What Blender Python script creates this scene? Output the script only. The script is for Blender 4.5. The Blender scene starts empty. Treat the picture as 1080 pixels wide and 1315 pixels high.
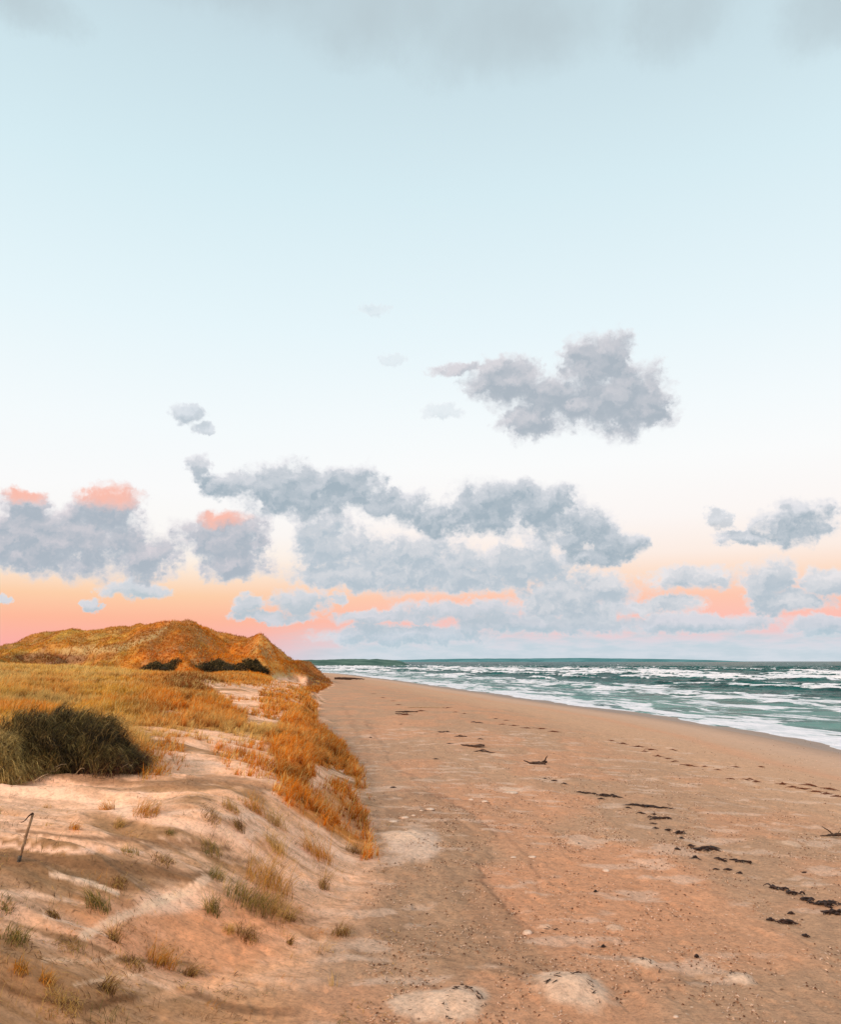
import bpy, math, random
import numpy as np
R = math.radians
scene = bpy.context.scene
C = scene.collection
rng = np.random.default_rng(7)
random.seed(7)

# ------------------------------------------------------------------ camera
F = 1000.0                      # focal length in photo pixels (photo 1080 x 1315)
PITCH = R(10.84)
EYE = np.array([0.0, 0.0, 5.0])
cam_d = bpy.data.cameras.new('camera'); cam = bpy.data.objects.new('camera', cam_d); C.objects.link(cam)
cam_d.sensor_fit = 'HORIZONTAL'; cam_d.sensor_width = 36; cam_d.lens = 36*F/1080
cam_d.clip_start = 0.1; cam_d.clip_end = 60000
cam.location = EYE; cam.rotation_euler = (R(90)+PITCH, 0, 0)
scene.camera = cam
FW = np.array([0, math.cos(PITCH), math.sin(PITCH)]); UP = np.array([0, -math.sin(PITCH), math.cos(PITCH)])

def ray(px, py):
    d = FW + (px-540)/F*np.array([1., 0, 0]) - (py-657.5)/F*UP
    return d/np.linalg.norm(d)
def at_z(px, py, z):
    d = ray(px, py); return EYE + d*((z-EYE[2])/d[2])
def at_y(px, py, Y):
    d = ray(px, py); return EYE + d*(Y/d[1])
def proj(x, y, z):
    dz = z-EYE[2]
    dep = np.maximum(y*FW[1]+dz*FW[2], 0.05)
    return 540+F*x/dep, 657.5-F*(y*UP[1]+dz*UP[2])/dep
def lin(r, g, b, k=1.0):
    f = lambda c: (c/255/12.92) if c/255 <= .04045 else ((c/255+.055)/1.055)**2.4
    return np.array([f(r)*k, f(g)*k, f(b)*k])

# ------------------------------------------------------------------ view, sun
scene.view_settings.view_transform = 'Standard'; scene.view_settings.look = 'None'
scene.view_settings.gamma = 1; scene.view_settings.exposure = 0.0
SUN_EL, SUN_AZ = 27.0, -134.0        # degrees; azimuth from the view direction, negative = left
sd = bpy.data.lights.new('sun', 'SUN'); sd.energy = 2.9; sd.angle = R(10.0); sd.color = (1.0, 0.80, 0.62)
sun = bpy.data.objects.new('sun', sd); C.objects.link(sun)
sv = np.array([math.sin(R(SUN_AZ))*math.cos(R(SUN_EL)), math.cos(R(SUN_AZ))*math.cos(R(SUN_EL)), math.sin(R(SUN_EL))])
from mathutils import Vector
sun.rotation_euler = Vector(sv).to_track_quat('Z', 'Y').to_euler()

# ------------------------------------------------------------------ world: dusk sky with clouds
world = bpy.data.worlds.new('World'); scene.world = world; world.use_nodes = True
nt = world.node_tree; nt.nodes.clear()
class G:
    def __init__(s, nt): s.nt = nt
    def n(s, t, **kw):
        x = s.nt.nodes.new(t)
        for k, v in kw.items(): setattr(x, k, v)
        return x
    def put(s, sock, v):
        if isinstance(v, bpy.types.NodeSocket): s.nt.links.new(v, sock)
        else: sock.default_value = v
    def math(s, op, a, b=None, c=None, clamp=False):
        m = s.n('ShaderNodeMath', operation=op, use_clamp=clamp); s.put(m.inputs[0], a)
        if b is not None: s.put(m.inputs[1], b)
        if c is not None: s.put(m.inputs[2], c)
        return m.outputs[0]
    def vec(s, op, a, b=None, c=None):
        m = s.n('ShaderNodeVectorMath', operation=op); s.put(m.inputs[0], a)
        if b is not None: s.put(m.inputs[1], b)
        if c is not None: s.put(m.inputs[2], c)
        return m.outputs['Value'] if op in ('DOT_PRODUCT', 'LENGTH') else m.outputs[0]
    def comb(s, x, y, z=0.0):
        m = s.n('ShaderNodeCombineXYZ'); s.put(m.inputs[0], x); s.put(m.inputs[1], y); s.put(m.inputs[2], z); return m.outputs[0]
    def noise(s, v, scale, detail=2, rough=.5, dist=0, dim='3D', out='Fac'):
        m = s.n('ShaderNodeTexNoise', noise_dimensions=dim); s.put(m.inputs['Vector'], v); m.inputs['Scale'].default_value = scale
        m.inputs['Detail'].default_value = detail; m.inputs['Roughness'].default_value = rough; m.inputs['Distortion'].default_value = dist
        return m.outputs[out]
    def ramp(s, f, stops, interp='LINEAR'):
        m = s.n('ShaderNodeValToRGB'); s.put(m.inputs[0], f); cr = m.color_ramp; cr.interpolation = interp
        while len(cr.elements) > 1: cr.elements.remove(cr.elements[-1])
        for i, (p, c) in enumerate(stops):
            e = cr.elements[0] if i == 0 else cr.elements.new(p)
            e.position = p; e.color = (*c[:3], 1) if not isinstance(c, (int, float)) else (c, c, c, 1)
        return m.outputs[0]
    def mix(s, f, a, b, blend='MIX'):
        m = s.n('ShaderNodeMix', data_type='RGBA', blend_type=blend); s.put(m.inputs[0], f)
        for i, v in ((6, a), (7, b)):
            if isinstance(v, bpy.types.NodeSocket): s.nt.links.new(v, m.inputs[i])
            else: m.inputs[i].default_value = (*v[:3], 1)
        return m.outputs[2]
    def smooth(s, v, a, b):
        m = s.n('ShaderNodeMapRange', interpolation_type='SMOOTHSTEP'); s.put(m.inputs[0], v)
        m.inputs[1].default_value = a; m.inputs[2].default_value = b; m.inputs[3].default_value = 0; m.inputs[4].default_value = 1
        return m.outputs[0]
g = G(nt)
def azel(px, py):
    d = ray(px, py); return math.degrees(math.atan2(d[0], d[1])), math.degrees(math.asin(d[2]))
tc = g.n('ShaderNodeTexCoord')
sp = g.n('ShaderNodeSeparateXYZ'); nt.links.new(tc.outputs['Generated'], sp.inputs[0])
az = g.math('MULTIPLY', g.math('ARCTAN2', sp.outputs[0], sp.outputs[1]), 57.29578)
el = g.math('MULTIPLY', g.math('ARCSINE', g.math('MINIMUM', g.math('MAXIMUM', sp.outputs[2], -1.0), 1.0)), 57.29578)
uv = g.comb(az, el)
# clear sky gradient by elevation (0..60 deg), left and right variants
def stops(lst): return [(max(0, azel(540, py)[1])/60, lin(*c)) for py, c in lst]
elf = g.math('DIVIDE', el, 60.0, clamp=True)
gl = g.ramp(elf, stops([(849, (226,190,205)), (828, (253,176,168)), (797, (255,186,156)), (768, (254,208,170)), (744, (254,228,205)), (722, (254,243,232)), (690, (253,250,247)), (640, (252,252,252)), (560, (246,252,254)),
                        (430, (232,247,252)), (250, (215,237,244)), (120, (205,227,235)), (0, (196,216,225))]))
gr = g.ramp(elf, stops([(849, (206,218,226)), (825, (226,212,220)), (800, (254,192,182)), (770, (255,200,176)), (742, (254,222,200)), (715, (254,238,228)), (670, (254,248,245)), (600, (252,253,253)), (540, (246,252,254)),
                        (430, (233,247,252)), (250, (216,237,244)), (120, (205,226,234)), (0, (198,218,226))]))
grad = g.mix(g.smooth(az, -18, 4), gl, gr)
# physical sky adds its share of the light
sky = g.n('ShaderNodeTexSky', sky_type='NISHITA', sun_disc=False)
sky.sun_elevation = R(SUN_EL); sky.sun_rotation = R(SUN_AZ)
grad = g.mix(1.0, g.mix(1.0, grad, (.985, .985, .985), 'MULTIPLY'), g.mix(1.0, sky.outputs[0], (.001, .001, .001), 'MULTIPLY'), 'ADD')

# clouds: ellipses in angle space, eaten away by fractal noise
warp = g.noise(uv, .55, 4, .6, out='Color')
wv = g.vec('MULTIPLY', g.vec('SUBTRACT', warp, (.5, .5, .5)), (2.6, 1.7, 0))
warp2 = g.noise(uv, 2.2, 3, .6, out='Color')
wv2 = g.vec('MULTIPLY', g.vec('SUBTRACT', warp2, (.5, .5, .5)), (.8, .6, 0))
uvw = g.vec('ADD', uv, g.vec('ADD', wv, wv2))
def field(ells, base):
    cur = None
    for (cx, cy, rx, ry) in ells:
        a, e = azel(cx, cy); a1, _ = azel(cx+rx, cy); _, e1 = azel(cx, cy-ry)
        sx, sy = 1/max(a1-a, .05)/1.18, 1/max(e1-e, .05)/1.18
        q = g.vec('MULTIPLY_ADD', base, (sx, sy, 0), (-a*sx, -e*sy, 0))
        d = g.vec('DOT_PRODUCT', q, q)
        cur = d if cur is None else g.math('SMOOTH_MIN', cur, d, .35)
    return g.math('SUBTRACT', 1.0, cur)       # >0 inside
fine = g.noise(uv, .62, 8, .54)
fine_up = g.noise(g.vec('ADD', uv, (-.15, .45, 0)), .62, 7, .55)
fsm = g.noise(uvw, .62, 3.5, .5); fsm_up = g.noise(g.vec('ADD', uvw, (-.18, .55, 0)), .62, 3.5, .5)
def puffs(v):
    n_ = g.n('ShaderNodeTexVoronoi', feature='F1', voronoi_dimensions='2D', normalize=True); g.put(n_.inputs['Vector'], v); n_.inputs['Scale'].default_value = .42
    n_.inputs['Detail'].default_value = 2.0; n_.inputs['Roughness'].default_value = .55; n_.inputs['Lacunarity'].default_value = 2.3;
    return n_.outputs['Distance']
puff = g.math('SUBTRACT', .34, puffs(uvw)); puff_up = g.math('SUBTRACT', .34, puffs(g.vec('ADD', uvw, (-.12, .40, 0))))
wisp = g.noise(g.vec('MULTIPLY', uv, (.8, 1.3, 1)), 2.6, 6, .68)
sky_clouds = [(768,466,46,40),(805,512,58,48),(745,515,62,32),(650,490,52,30),(680,540,38,26),(600,476,50,8),(835,520,26,24),(700,505,40,24)]
small = [(240,532,22,13),(262,550,17,8),(920,668,16,13)]
mid = [(255,602,17,17),(300,622,40,17),(380,632,78,34),(445,622,42,27),(505,650,50,20),(560,668,52,20),(630,652,62,36),(690,650,52,28),(742,682,52,28),(790,700,38,19),(770,716,52,13),
       (1020,672,52,26),(960,688,40,10)]
left = [(30,690,66,44),(140,655,42,34),(115,695,85,44),(180,718,55,26),(285,692,66,32),(300,726,46,20),(50,715,75,24),(35,645,30,16)]
cent = [(420,692,48,34),(520,722,94,36),(450,738,74,20),(610,742,54,20),(665,725,66,28),(740,765,78,30),(885,740,50,15),(985,746,38,26),(1062,746,32,17),(862,776,46,14),(1010,772,52,15)]
low = [(175,757,40,11),(118,778,11,11),(3,765,9,8),(320,775,22,12),(382,772,40,18),(435,767,14,7),(350,793,50,8),(600,782,90,13),(690,800,120,14),(900,800,110,13),(1060,805,60,12),(500,792,70,10),(520,815,110,12),(760,780,80,12)]
uvup = g.vec('ADD', uvw, (-.2, .75, 0))
def layer(col, ells, light, dark, thr=-.2, amp=3.4, soft=1.0, rosy=None, op=1.0):
    M = field(ells, uvw); Mu = field(ells, uvup)
    dens = g.math('ADD', g.math('MULTIPLY_ADD', puff, 2.0, g.math('MULTIPLY', M, 1.35)), g.math('MULTIPLY', g.math('SUBTRACT', fine, .5), amp*.55))
    dens = g.math('ADD', dens, g.math('MULTIPLY', g.math('SUBTRACT', wisp, .5), .5))
    a = g.smooth(dens, thr, thr+soft*1.15)
    a = g.math('MULTIPLY', a, g.smooth(M, -1.6, -.5))
    if op < 1: a = g.math('MULTIPLY', a, op)
    sh = g.math('MULTIPLY', g.math('ADD', g.math('SUBTRACT', fsm, fsm_up), g.math('MULTIPLY', g.math('SUBTRACT', puff, puff_up), .30)), 1.9)
    sh = g.math('ADD', sh, g.math('MULTIPLY', g.math('MAXIMUM', g.math('MINIMUM', g.math('SUBTRACT', M, Mu), 1.0), -1.0), .62))
    sh = g.math('ADD', sh, g.math('MULTIPLY', g.smooth(dens, .1, 1.0), -.50))
    sh = g.math('ADD', g.math('ADD', sh, g.math('MULTIPLY', g.math('SUBTRACT', wisp, .5), .06)), .66, clamp=True)
    c = g.mix(sh, dark, light)
    c = g.mix(g.math('MULTIPLY', g.math('SUBTRACT', 1.0, g.smooth(dens, thr+.1, thr+1.5)), .55), c, lin(238,236,240))
    if rosy is not None: c = g.mix(rosy, c, lin(253,190,172))
    return g.mix(a, col, c)
col = grad
# broad soft haze band of cloud over the sea horizon
hb = g.noise(g.vec('MULTIPLY', uv, (.35, 1.6, 1)), 1.0, 5, .6)
band = g.math('MULTIPLY', g.smooth(g.math('ADD', el, g.math('MULTIPLY', g.math('SUBTRACT', hb, .5), 3.6)), 2.7, .6), g.smooth(az, -14, -3))
bandc = g.mix(g.smooth(hb, .34, .66), lin(198,212,221), lin(213,220,228))
col = g.mix(band, col, bandc)
sh_l, sh_d = lin(214,216,224), lin(166,186,196)
col = layer(col, low, lin(212,219,228), lin(176,198,210), op=.9)
col = layer(col, cent, lin(232,229,231), lin(184,196,206))
rosy = g.math('MAXIMUM', g.smooth(field([(135,634,42,17),(32,634,28,11),(285,664,26,10)], uvw), -.7, 1.3), 0.0)
col = layer(col, left, lin(224,216,220), lin(174,184,195), rosy=rosy)
col = layer(col, mid, lin(224,225,230), lin(166,181,192))
col = layer(col, small, lin(212,218,226), lin(166,180,192), op=.75)
col = layer(col, sky_clouds, lin(218,216,221), lin(174,184,194), amp=2.6)
col = layer(col, [(480,400,20,8),(565,530,24,8),(505,460,18,7)], lin(222,228,234), lin(190,202,212), op=.45)
# soft grey veil high up
veil_n = g.noise(uv, .10, 4, .5)
vf = field([(520,20,190,60),(640,45,120,60),(880,20,70,60),(20,0,80,34),(1060,20,80,50),(330,-40,300,60),(700,-120,700,110)], uvw)
veil = g.math('MULTIPLY', g.smooth(g.math('ADD', vf, g.math('MULTIPLY', g.math('SUBTRACT', veil_n, .5), 3.0)), -.6, 1.7), .58)
col = g.mix(veil, col, lin(176,188,194))
bg = g.n('ShaderNodeBackground'); nt.links.new(col, bg.inputs[0]); bg.inputs[1].default_value = 1.0
wo = g.n('ShaderNodeOutputWorld'); nt.links.new(bg.outputs[0], wo.inputs[0])
world.cycles.sampling_method = 'MANUAL'; world.cycles.sample_map_resolution = 256

# ------------------------------------------------------------------ numpy noise
def hsh(ix, iy, seed):
    with np.errstate(over='ignore'):
        h = (ix.astype(np.int64)*374761393 + iy.astype(np.int64)*668265263 + seed*1442695041) & 0xFFFFFFFF
        h = ((h ^ (h >> 13))*1274126177) & 0xFFFFFFFF
        h = h ^ (h >> 16)
    return h.astype(np.float64)/4294967295.0
def vn(x, y, seed=0):
    x = np.asarray(x, float); y = np.asarray(y, float)
    xi = np.floor(x); yi = np.floor(y); fx = x-xi; fy = y-yi
    u = fx*fx*fx*(fx*(fx*6-15)+10); v = fy*fy*fy*(fy*(fy*6-15)+10)
    a = hsh(xi, yi, seed); b = hsh(xi+1, yi, seed); c = hsh(xi, yi+1, seed); d = hsh(xi+1, yi+1, seed)
    return (a+(b-a)*u)*(1-v)+(c+(d-c)*u)*v
def fbm(x, y, seed=0, oct=4, rough=.5):
    s = 0; a = 1; t = 0
    for o in range(oct):
        cs, sn = math.cos(.6*o), math.sin(.6*o)
        s = s+a*vn((x*cs-y*sn)*2**o+17.3*o, (x*sn+y*cs)*2**o-9.1*o, seed+o*31); t += a; a *= rough
    return s/t                                            # 0..1
def sst(v, a, b):
    t = np.clip((v-a)/(b-a), 0, 1); return t*t*(3-2*t)

# ------------------------------------------------------------------ shore lines
SEA = -1.2
wl = [at_z(px, py, SEA)[:2] for px, py in ((1080,962),(1000,946),(935,934),(850,921),(760,909),(700,901),(640,892),(580,884),(520,875),(470,869),(430,864))]
wl = [wl[0]+(wl[0]-wl[2])*k for k in (9, 2.2)] + wl
last = wl[-1]; wl += [last+np.array([-70, 160]), last+np.array([-200, 330]), last+np.array([-330, 620]), last+np.array([-700, 800]), last+np.array([-4000, 1500])]
wl = np.array(wl)
ft = [at_z(px, py, z)[:2] for px, py, z in ((395,1315,.25),(400,1240,.2),(440,1190,.15),(492,1112,.05),(478,1060,0),(468,1018,0),(455,985,0),(432,950,0),(404,925,0),(412,905,0),(400,893,0),(424,883,0))]
ft = [np.array([0.9, -60.]), np.array([1.4, 0.]), np.array([-.4, 6.5])] + ft
l2 = ft[-1]; ft += [l2+np.array([-2, 25]), l2+np.array([-25, 120]), l2+np.array([-90, 330]), l2+np.array([-300, 700]), l2+np.array([-4000, 1600])]
ft = np.array(ft)
def chaikin(P, n_):
    for _ in range(n_):
        Q = [P[0]]
        for a, b in zip(P[:-1], P[1:]): Q += [a*.75+b*.25, a*.25+b*.75]
        P = np.array(Q+[P[-1]])
    return P
ft = chaikin(ft, 2); wl = chaikin(wl, 1)
def sdist(P, x, y):
    """signed distance to the polyline: positive on its left (inland)"""
    best = np.full(x.shape, 1e18); sg = np.zeros(x.shape)
    for a, b in zip(P[:-1], P[1:]):
        d = b-a; L = d@d
        t = np.clip(((x-a[0])*d[0]+(y-a[1])*d[1])/L, 0, 1)
        ex = x-a[0]-t*d[0]; ey = y-a[1]-t*d[1]; q = ex*ex+ey*ey
        c = d[0]*(y-a[1])-d[1]*(x-a[0])
        m = q < best; best = np.where(m, q, best); sg = np.where(m, np.where(c > 0, 1., -1.), sg)
    return np.sqrt(best)*sg

# ------------------------------------------------------------------ dune heights (thin plate through surveyed points)
ctl = [at_z(px, py, z) for px, py, z in (
    (0,1315,1.15),(200,1315,.85),(350,1315,.4),(0,1200,1.5),(200,1200,1.0),(350,1200,.75),(430,1180,.35),(0,1110,1.9),(150,1100,1.65),(300,1110,1.4),(400,1100,.95),(460,1100,.5),
    (0,1010,2.15),(100,1002,2.15),(200,985,2.2),(300,1000,1.95),(400,1010,1.7),(440,1000,1.1),(300,960,2.2),(240,935,2.6),(100,930,2.8),(0,905,3.2),(180,892,3.2),(300,920,2.4),
    (430,965,1.25),(385,925,1.9),(350,892,2.3),(390,893,1.5),(0,866,3.9),(200,868,3.5),(100,860,4.1))]
ctl += [at_y(px, py, Y) for px, py, Y in ((300,866,112),(360,872,118),(395,880,125),
    (120,852,130),(200,856,132),(250,861,132),(330,862,135),(380,872,140),
    (170,803,163),(185,798,165),(210,796,166),(250,797,166),(268,804,165),(285,811,163),(300,815,161),(318,819,159),(332,812,158),(345,820,158),(360,834,157.5),(378,847,157),(398,862,156.5),(416,876,156),
    (200,828,148),(270,832,148),(320,840,148),(100,838,158),(20,845,150),(360,856,148),
    (0,829,205),(30,819,205),(60,811,205),(100,807,208),(140,806,205))]
ctl += [np.array(p, float) for p in ((0,0,3.35),(-1.5,4,2.5),(-5,0,3.3),(-6,5,2.3),(0.5,-20,3.5),(-15,-20,5),(-14,12,3),(-30,30,4.5),(-50,60,6),(-80,100,7),(-90,150,9),(-60,260,9),(-140,200,11),
    (-30,210,8),(-40,320,8),(-120,400,9),(-250,300,9),(-250,0,8),(-100,-100,8),(-200,700,10),(-600,900,12),(-900,0,12),(-5,215,4),(-10,175,7.5))]
ctl = np.array(ctl)
def U(r2): return np.where(r2 > 1e-9, r2*np.log(np.maximum(r2, 1e-9)), 0)
# warp radius so far points do not dominate
def wp(x, y):
    r = np.sqrt(x*x+y*y)+1e-6; k = np.log1p(r/12.)/r
    return x*k, y*k
cu, cv = wp(ctl[:, 0], ctl[:, 1])
n = len(ctl); K = U((cu[:, None]-cu)**2+(cv[:, None]-cv)**2)+np.eye(n)*1e-3
P = np.stack([np.ones(n), cu, cv], 1)
A = np.block([[K, P], [P.T, np.zeros((3, 3))]])
W = np.linalg.solve(A, np.concatenate([ctl[:, 2], [0, 0, 0]]))
def dune_h(x, y):
    u, v = wp(x, y); z = W[n]+W[n+1]*u+W[n+2]*v
    for i in range(n): z = z+W[i]*U((u-cu[i])**2+(v-cv[i])**2)
    return np.clip(z, -1, 26)

# sand mounds on the beach: px, py, radius m, height m
mounds = [(735,1288,.47,.20),(590,1300,.42,.16),(545,1305,.40,.07),(828,1252,.20,.07),(952,1268,.20,.07),(738,1090,.16,.05),(700,1205,.10,.04),(520,1085,.5,.10),(790,1205,.15,.04),(640,972,.4,.05),(655,1018,.35,.06),(1015,1080,.25,.03)]
mounds = [(*at_z(px, py, .03)[:2], r, h) for px, py, r, h in mounds]

hump = [(*at_y(335, 812, 158)[:2], 3.2, .9), (*at_y(302, 815, 160)[:2], 3.0, -.9), (*at_y(365, 835, 157)[:2], 3.0, -.8), (*at_y(212, 798, 165)[:2], 2.5, .9), (*at_y(256, 798, 165)[:2], 2.0, .8), (*at_y(232, 800, 165)[:2], 1.6, -.4), (*at_y(40, 815, 206)[:2], 5., .9), (*at_y(88, 806, 207)[:2], 4., -1.0), (*at_y(165, 803, 200)[:2], 5., 1.2)]
SIL_A, SIL_Z = [-60, -40, -28.03, -26.74, -25.4, -23.54, -21.61, -20.38, -19.64, -18.12, -17.09, -16.04, -14.97, -13.35, -12.37, -11.57, -10.62, -9.21, -8.09, -6.5, 0], [0, 0.485, 0.97, 0.34, 0.97, 1.5, 0.18, -1.19, -0.69, -0.91, -0.04, -0.29, -1.21, -1.28, -1.39, -0.29, -0.97, -2.93, -2.6, -2.6, 0]
def height(x, y, fine=True):
    x = np.asarray(x, float); y = np.asarray(y, float)
    r = np.sqrt(x*x+y*y)
    wob = (fbm(x/3.0, y/3.0, 5, 4)-.5)*np.clip(r*.05, .5, 5)
    dw = sdist(wl, x, y)+(fbm(x/7, y/7, 3, 4, .55)-.5)*3.4
    s = sdist(ft, x, y)+wob*.9
    zb = SEA+1.25*sst(dw, -2, 30)+.02*np.maximum(dw, 0)**.6
    zb = np.where(dw < 1, SEA+.03*dw+.06, zb); zb = np.where((dw >= 1) & (dw < 6), np.maximum(zb, SEA+.03+.035*dw), zb)
    zb = np.maximum(zb, -9)
    zd = dune_h(x, y)
    hill = sst(y, 118, 150)*sst(x, -140, -60)
    # wind-blown ridges, long axis across the view, and hummocks under the marram
    rx = x*.30+y*.06
    ridge = fbm(rx*.9+.3*fbm(x*.4, y*.4, 9, 2), y*.75-x*.10, 11, 4, .45)
    zd = zd+(np.abs(ridge-.5)*-2+.35)*.36*sst(r, 4, 10)*(1-sst(y, 30, 60)*.4)
    zd = zd+(fbm(x/7, y/7, 21, 4)-.5)*1.1*sst(r, 25, 60)+(fbm(x/20, y/20, 23, 4)-.5)*1.5*sst(r, 90, 150)
    zd = zd+(fbm(x/2.2, y/2.2, 27, 3)-.5)*.22
    w = np.where(r > 110, 9.0, np.interp(y, [8, 13, 18, 24, 110], [5.0, 4.6, 3.6, 3.2, 3.6]))
    m = sst(s, -.3, 1)*0+sst(s/w, -.15, 1.0)
    z = zb+(np.maximum(zd, zb)-zb)*m
    # eroded cliff at the seaward end of the hill
    z = z+(fbm(x/4+y/9, y/6, 41, 4, .6)-.5)*3.4*sst(m, .05, .6)*hill*sst(x, -45, -24)
    hh_ = sst(r, 115, 150)*sst(m, .3, 1)
    z = z+hh_*(-(np.sqrt((fbm(x/11+y/26, y/22, 45, 4, .5)-.5)**2+.0012))*9.5-.7-1.1*sst(x, -75, -120))
    for (bx_, by_, sg_, am_) in hump:
        z = z+am_*np.exp(-((x-bx_)**2+((y-by_)*.45)**2)/(2*sg_*sg_))
    z = z+np.interp(np.degrees(np.arctan2(x, y)), SIL_A, SIL_Z)*hh_*sst(z, 4, 8)
    # beach relief
    beach = 1-m
    z = z+(fbm(x/6, y/6, 31, 3)-.5)*.26*beach*sst(dw, 3, 14)+(fbm(x*1.1, y*.55, 33, 3)-.5)*.11*beach*sst(dw, 8, 16)
    if fine:
        k = sst(dw, 9, 18)
        rp = fbm(x*.42+y*.1, y*2.1-x*.25, 47, 4, .55); z = z+(1-np.abs(rp-.5)*6).clip(0, 1)*.05*(1-beach)*(r < 45)*sst(r, 5, 8)
        z = z+(fbm(x*9, y*9, 49, 3, .6)-.5)*.022*(r < 30)*k*(.25+.75*beach)
        lump = fbm(x*4.2, y*3.4, 35, 3, .55)
        z = z+(lump-.5)*.035*k*(.2+.8*beach)*(r < 60)
        pit = sst(fbm(x*2.6, y*2.2, 37, 2), .60, .75)
        z = z-pit*.03*k*beach*(r < 90)
        z = z+(fbm(x*1.0, y*5.0+1.5*fbm(x*.8, y*.8, 8, 2), 39, 3)-.5)*.035*(1-beach)*(r < 40)
        for (mx, my, mr, mh) in mounds:
            q = ((x-mx)**2/(1.15*mr)**2+(y-my)**2/(mr*1.25)**2)
            near = q < 6
            if near.any() if hasattr(near, 'any') else near:
                qq = q*(1+1.1*(fbm(x/mr*1.1, y/mr*1.1, 43, 3)-.5))
                z = z+mh*np.where(q < 6, np.exp(-qq*1.3), 0)
    return z
def ground(px, py, fine=False):
    """the point of the terrain seen along a photo ray"""
    d = ray(px, py); t = np.geomspace(4, 1500, 3000)
    X = EYE[0]+d[0]*t; Y = EYE[1]+d[1]*t; Z = EYE[2]+d[2]*t
    h = height(X, Y, fine); i = np.argmax(Z < h)
    if Z[i] >= h[i]: return np.array([X[-1], Y[-1], h[-1]])
    return np.array([X[i], Y[i], h[i]])

# ------------------------------------------------------------------ mesh plumbing
def tag(o, label=None, cat=None, group=None, kind=None):
    if label: o['label'] = label
    if cat: o['category'] = cat
    if group: o['group'] = group
    if kind: o['kind'] = kind
    return o
def mesh_obj(name, co, faces, mat=None, parent=None, attrs=None, smooth=True):
    """faces: (k,3) or (k,4) int arrays or a list of such"""
    if not isinstance(faces, list): faces = [faces]
    me = bpy.data.meshes.new(name)
    nf = sum(len(f) for f in faces); nl = sum(f.size for f in faces)
    me.vertices.add(len(co)); me.vertices.foreach_set('co', np.ascontiguousarray(co, np.float32).ravel())
    me.loops.add(nl); me.loops.foreach_set('vertex_index', np.concatenate([f.ravel() for f in faces]).astype(np.int32))
    tot = np.concatenate([np.full(len(f), f.shape[1]) for f in faces]); st = np.concatenate([[0], np.cumsum(tot)[:-1]])
    me.polygons.add(nf); me.polygons.foreach_set('loop_start', st.astype(np.int32)); me.polygons.foreach_set('loop_total', tot.astype(np.int32))
    me.polygons.foreach_set('use_smooth', np.full(nf, smooth))
    for k, v in (attrs or {}).items():
        if v.ndim == 1:
            a = me.attributes.new(k, 'FLOAT', 'POINT'); a.data.foreach_set('value', v.astype(np.float32))
        else:
            a = me.attributes.new(k, 'FLOAT_COLOR', 'POINT'); a.data.foreach_set('color', np.concatenate([v, np.ones((len(v), 1))], 1).astype(np.float32).ravel())
    me.update(calc_edges=True); me.validate()
    if mat: me.materials.append(mat)
    o = bpy.data.objects.new(name, me); C.objects.link(o)
    if parent: o.parent = parent
    return o
def grid_faces(nr, nc, wrap=False):
    i = np.arange(nr-1)[:, None]*nc; j = np.arange(nc if wrap else nc-1)[None]; j2 = (j+1) % nc
    a = i+j; b = i+j2; c = i+nc+j2; d = i+nc+j
    return np.stack([a, b, c, d], -1).reshape(-1, 4)
def new_mat(name):
    m = bpy.data.materials.new(name); m.use_nodes = True; m.node_tree.nodes.clear(); gg = G(m.node_tree)
    bs = gg.n('ShaderNodeBsdfPrincipled'); out = gg.n('ShaderNodeOutputMaterial'); m.node_tree.links.new(bs.outputs[0], out.inputs[0])
    return m, gg, bs
def attr(gg, name, color=True):
    a = gg.n('ShaderNodeAttribute', attribute_name=name); return a.outputs['Color' if color else 'Fac']

# ------------------------------------------------------------------ colour zones
def inpoly(px, py, poly):
    r = np.zeros(px.shape, bool); p = np.array(poly, float)
    for (x1, y1), (x2, y2) in zip(p, np.roll(p, -1, 0)):
        if y1 == y2: continue
        c = ((y1 > py) != (y2 > py)) & (px < (x2-x1)*(py-y1)/(y2-y1)+x1); r ^= c
    return r
def sdf_poly(px, py, poly):
    p = np.array(poly, float); best = np.full(px.shape, 1e9)
    for a, b in zip(p, np.roll(p, -1, 0)):
        d = b-a; t = np.clip(((px-a[0])*d[0]+(py-a[1])*d[1])/(d@d), 0, 1)
        best = np.minimum(best, np.hypot(px-a[0]-t*d[0], py-a[1]-t*d[1]))
    return np.where(inpoly(px, py, poly), best, -best)
K_ALB = 0.90
def sc(r, g_, b): return lin(r, g_, b, K_ALB)
S_PINK, S_LIGHT, S_TAN, S_ORANGE, S_BEACH, S_SMOOTH, S_WET = sc(226,182,152), sc(236,198,174), sc(176,140,108), sc(218,154,116), sc(196,150,118), sc(210,162,128), sc(140,108,84)
G_GOLD, G_ORANGE, G_STRAW, G_OLIVE, G_DARK, G_RED = lin(240,178,68), lin(240,138,26), lin(240,202,126), lin(166,136,62), lin(62,50,32), lin(122,58,32)
def mixc(c, col, m): return c+(np.asarray(col)-c)*m[:, None]
GRASS = [(-400,862),(0,852),(100,850),(150,800),(330,800),(410,862),(424,884),(400,892),(410,905),(410,930),(440,950),(468,985),(476,1024),(462,1018),(440,996),(410,1002),(396,1020),(372,1012),(352,1002),(335,975),(340,945),(300,940),(240,938),(170,936),(190,962),(215,972),(185,990),(150,992),(60,985),(20,1000),(-50,1010),(-400,1100)]
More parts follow.
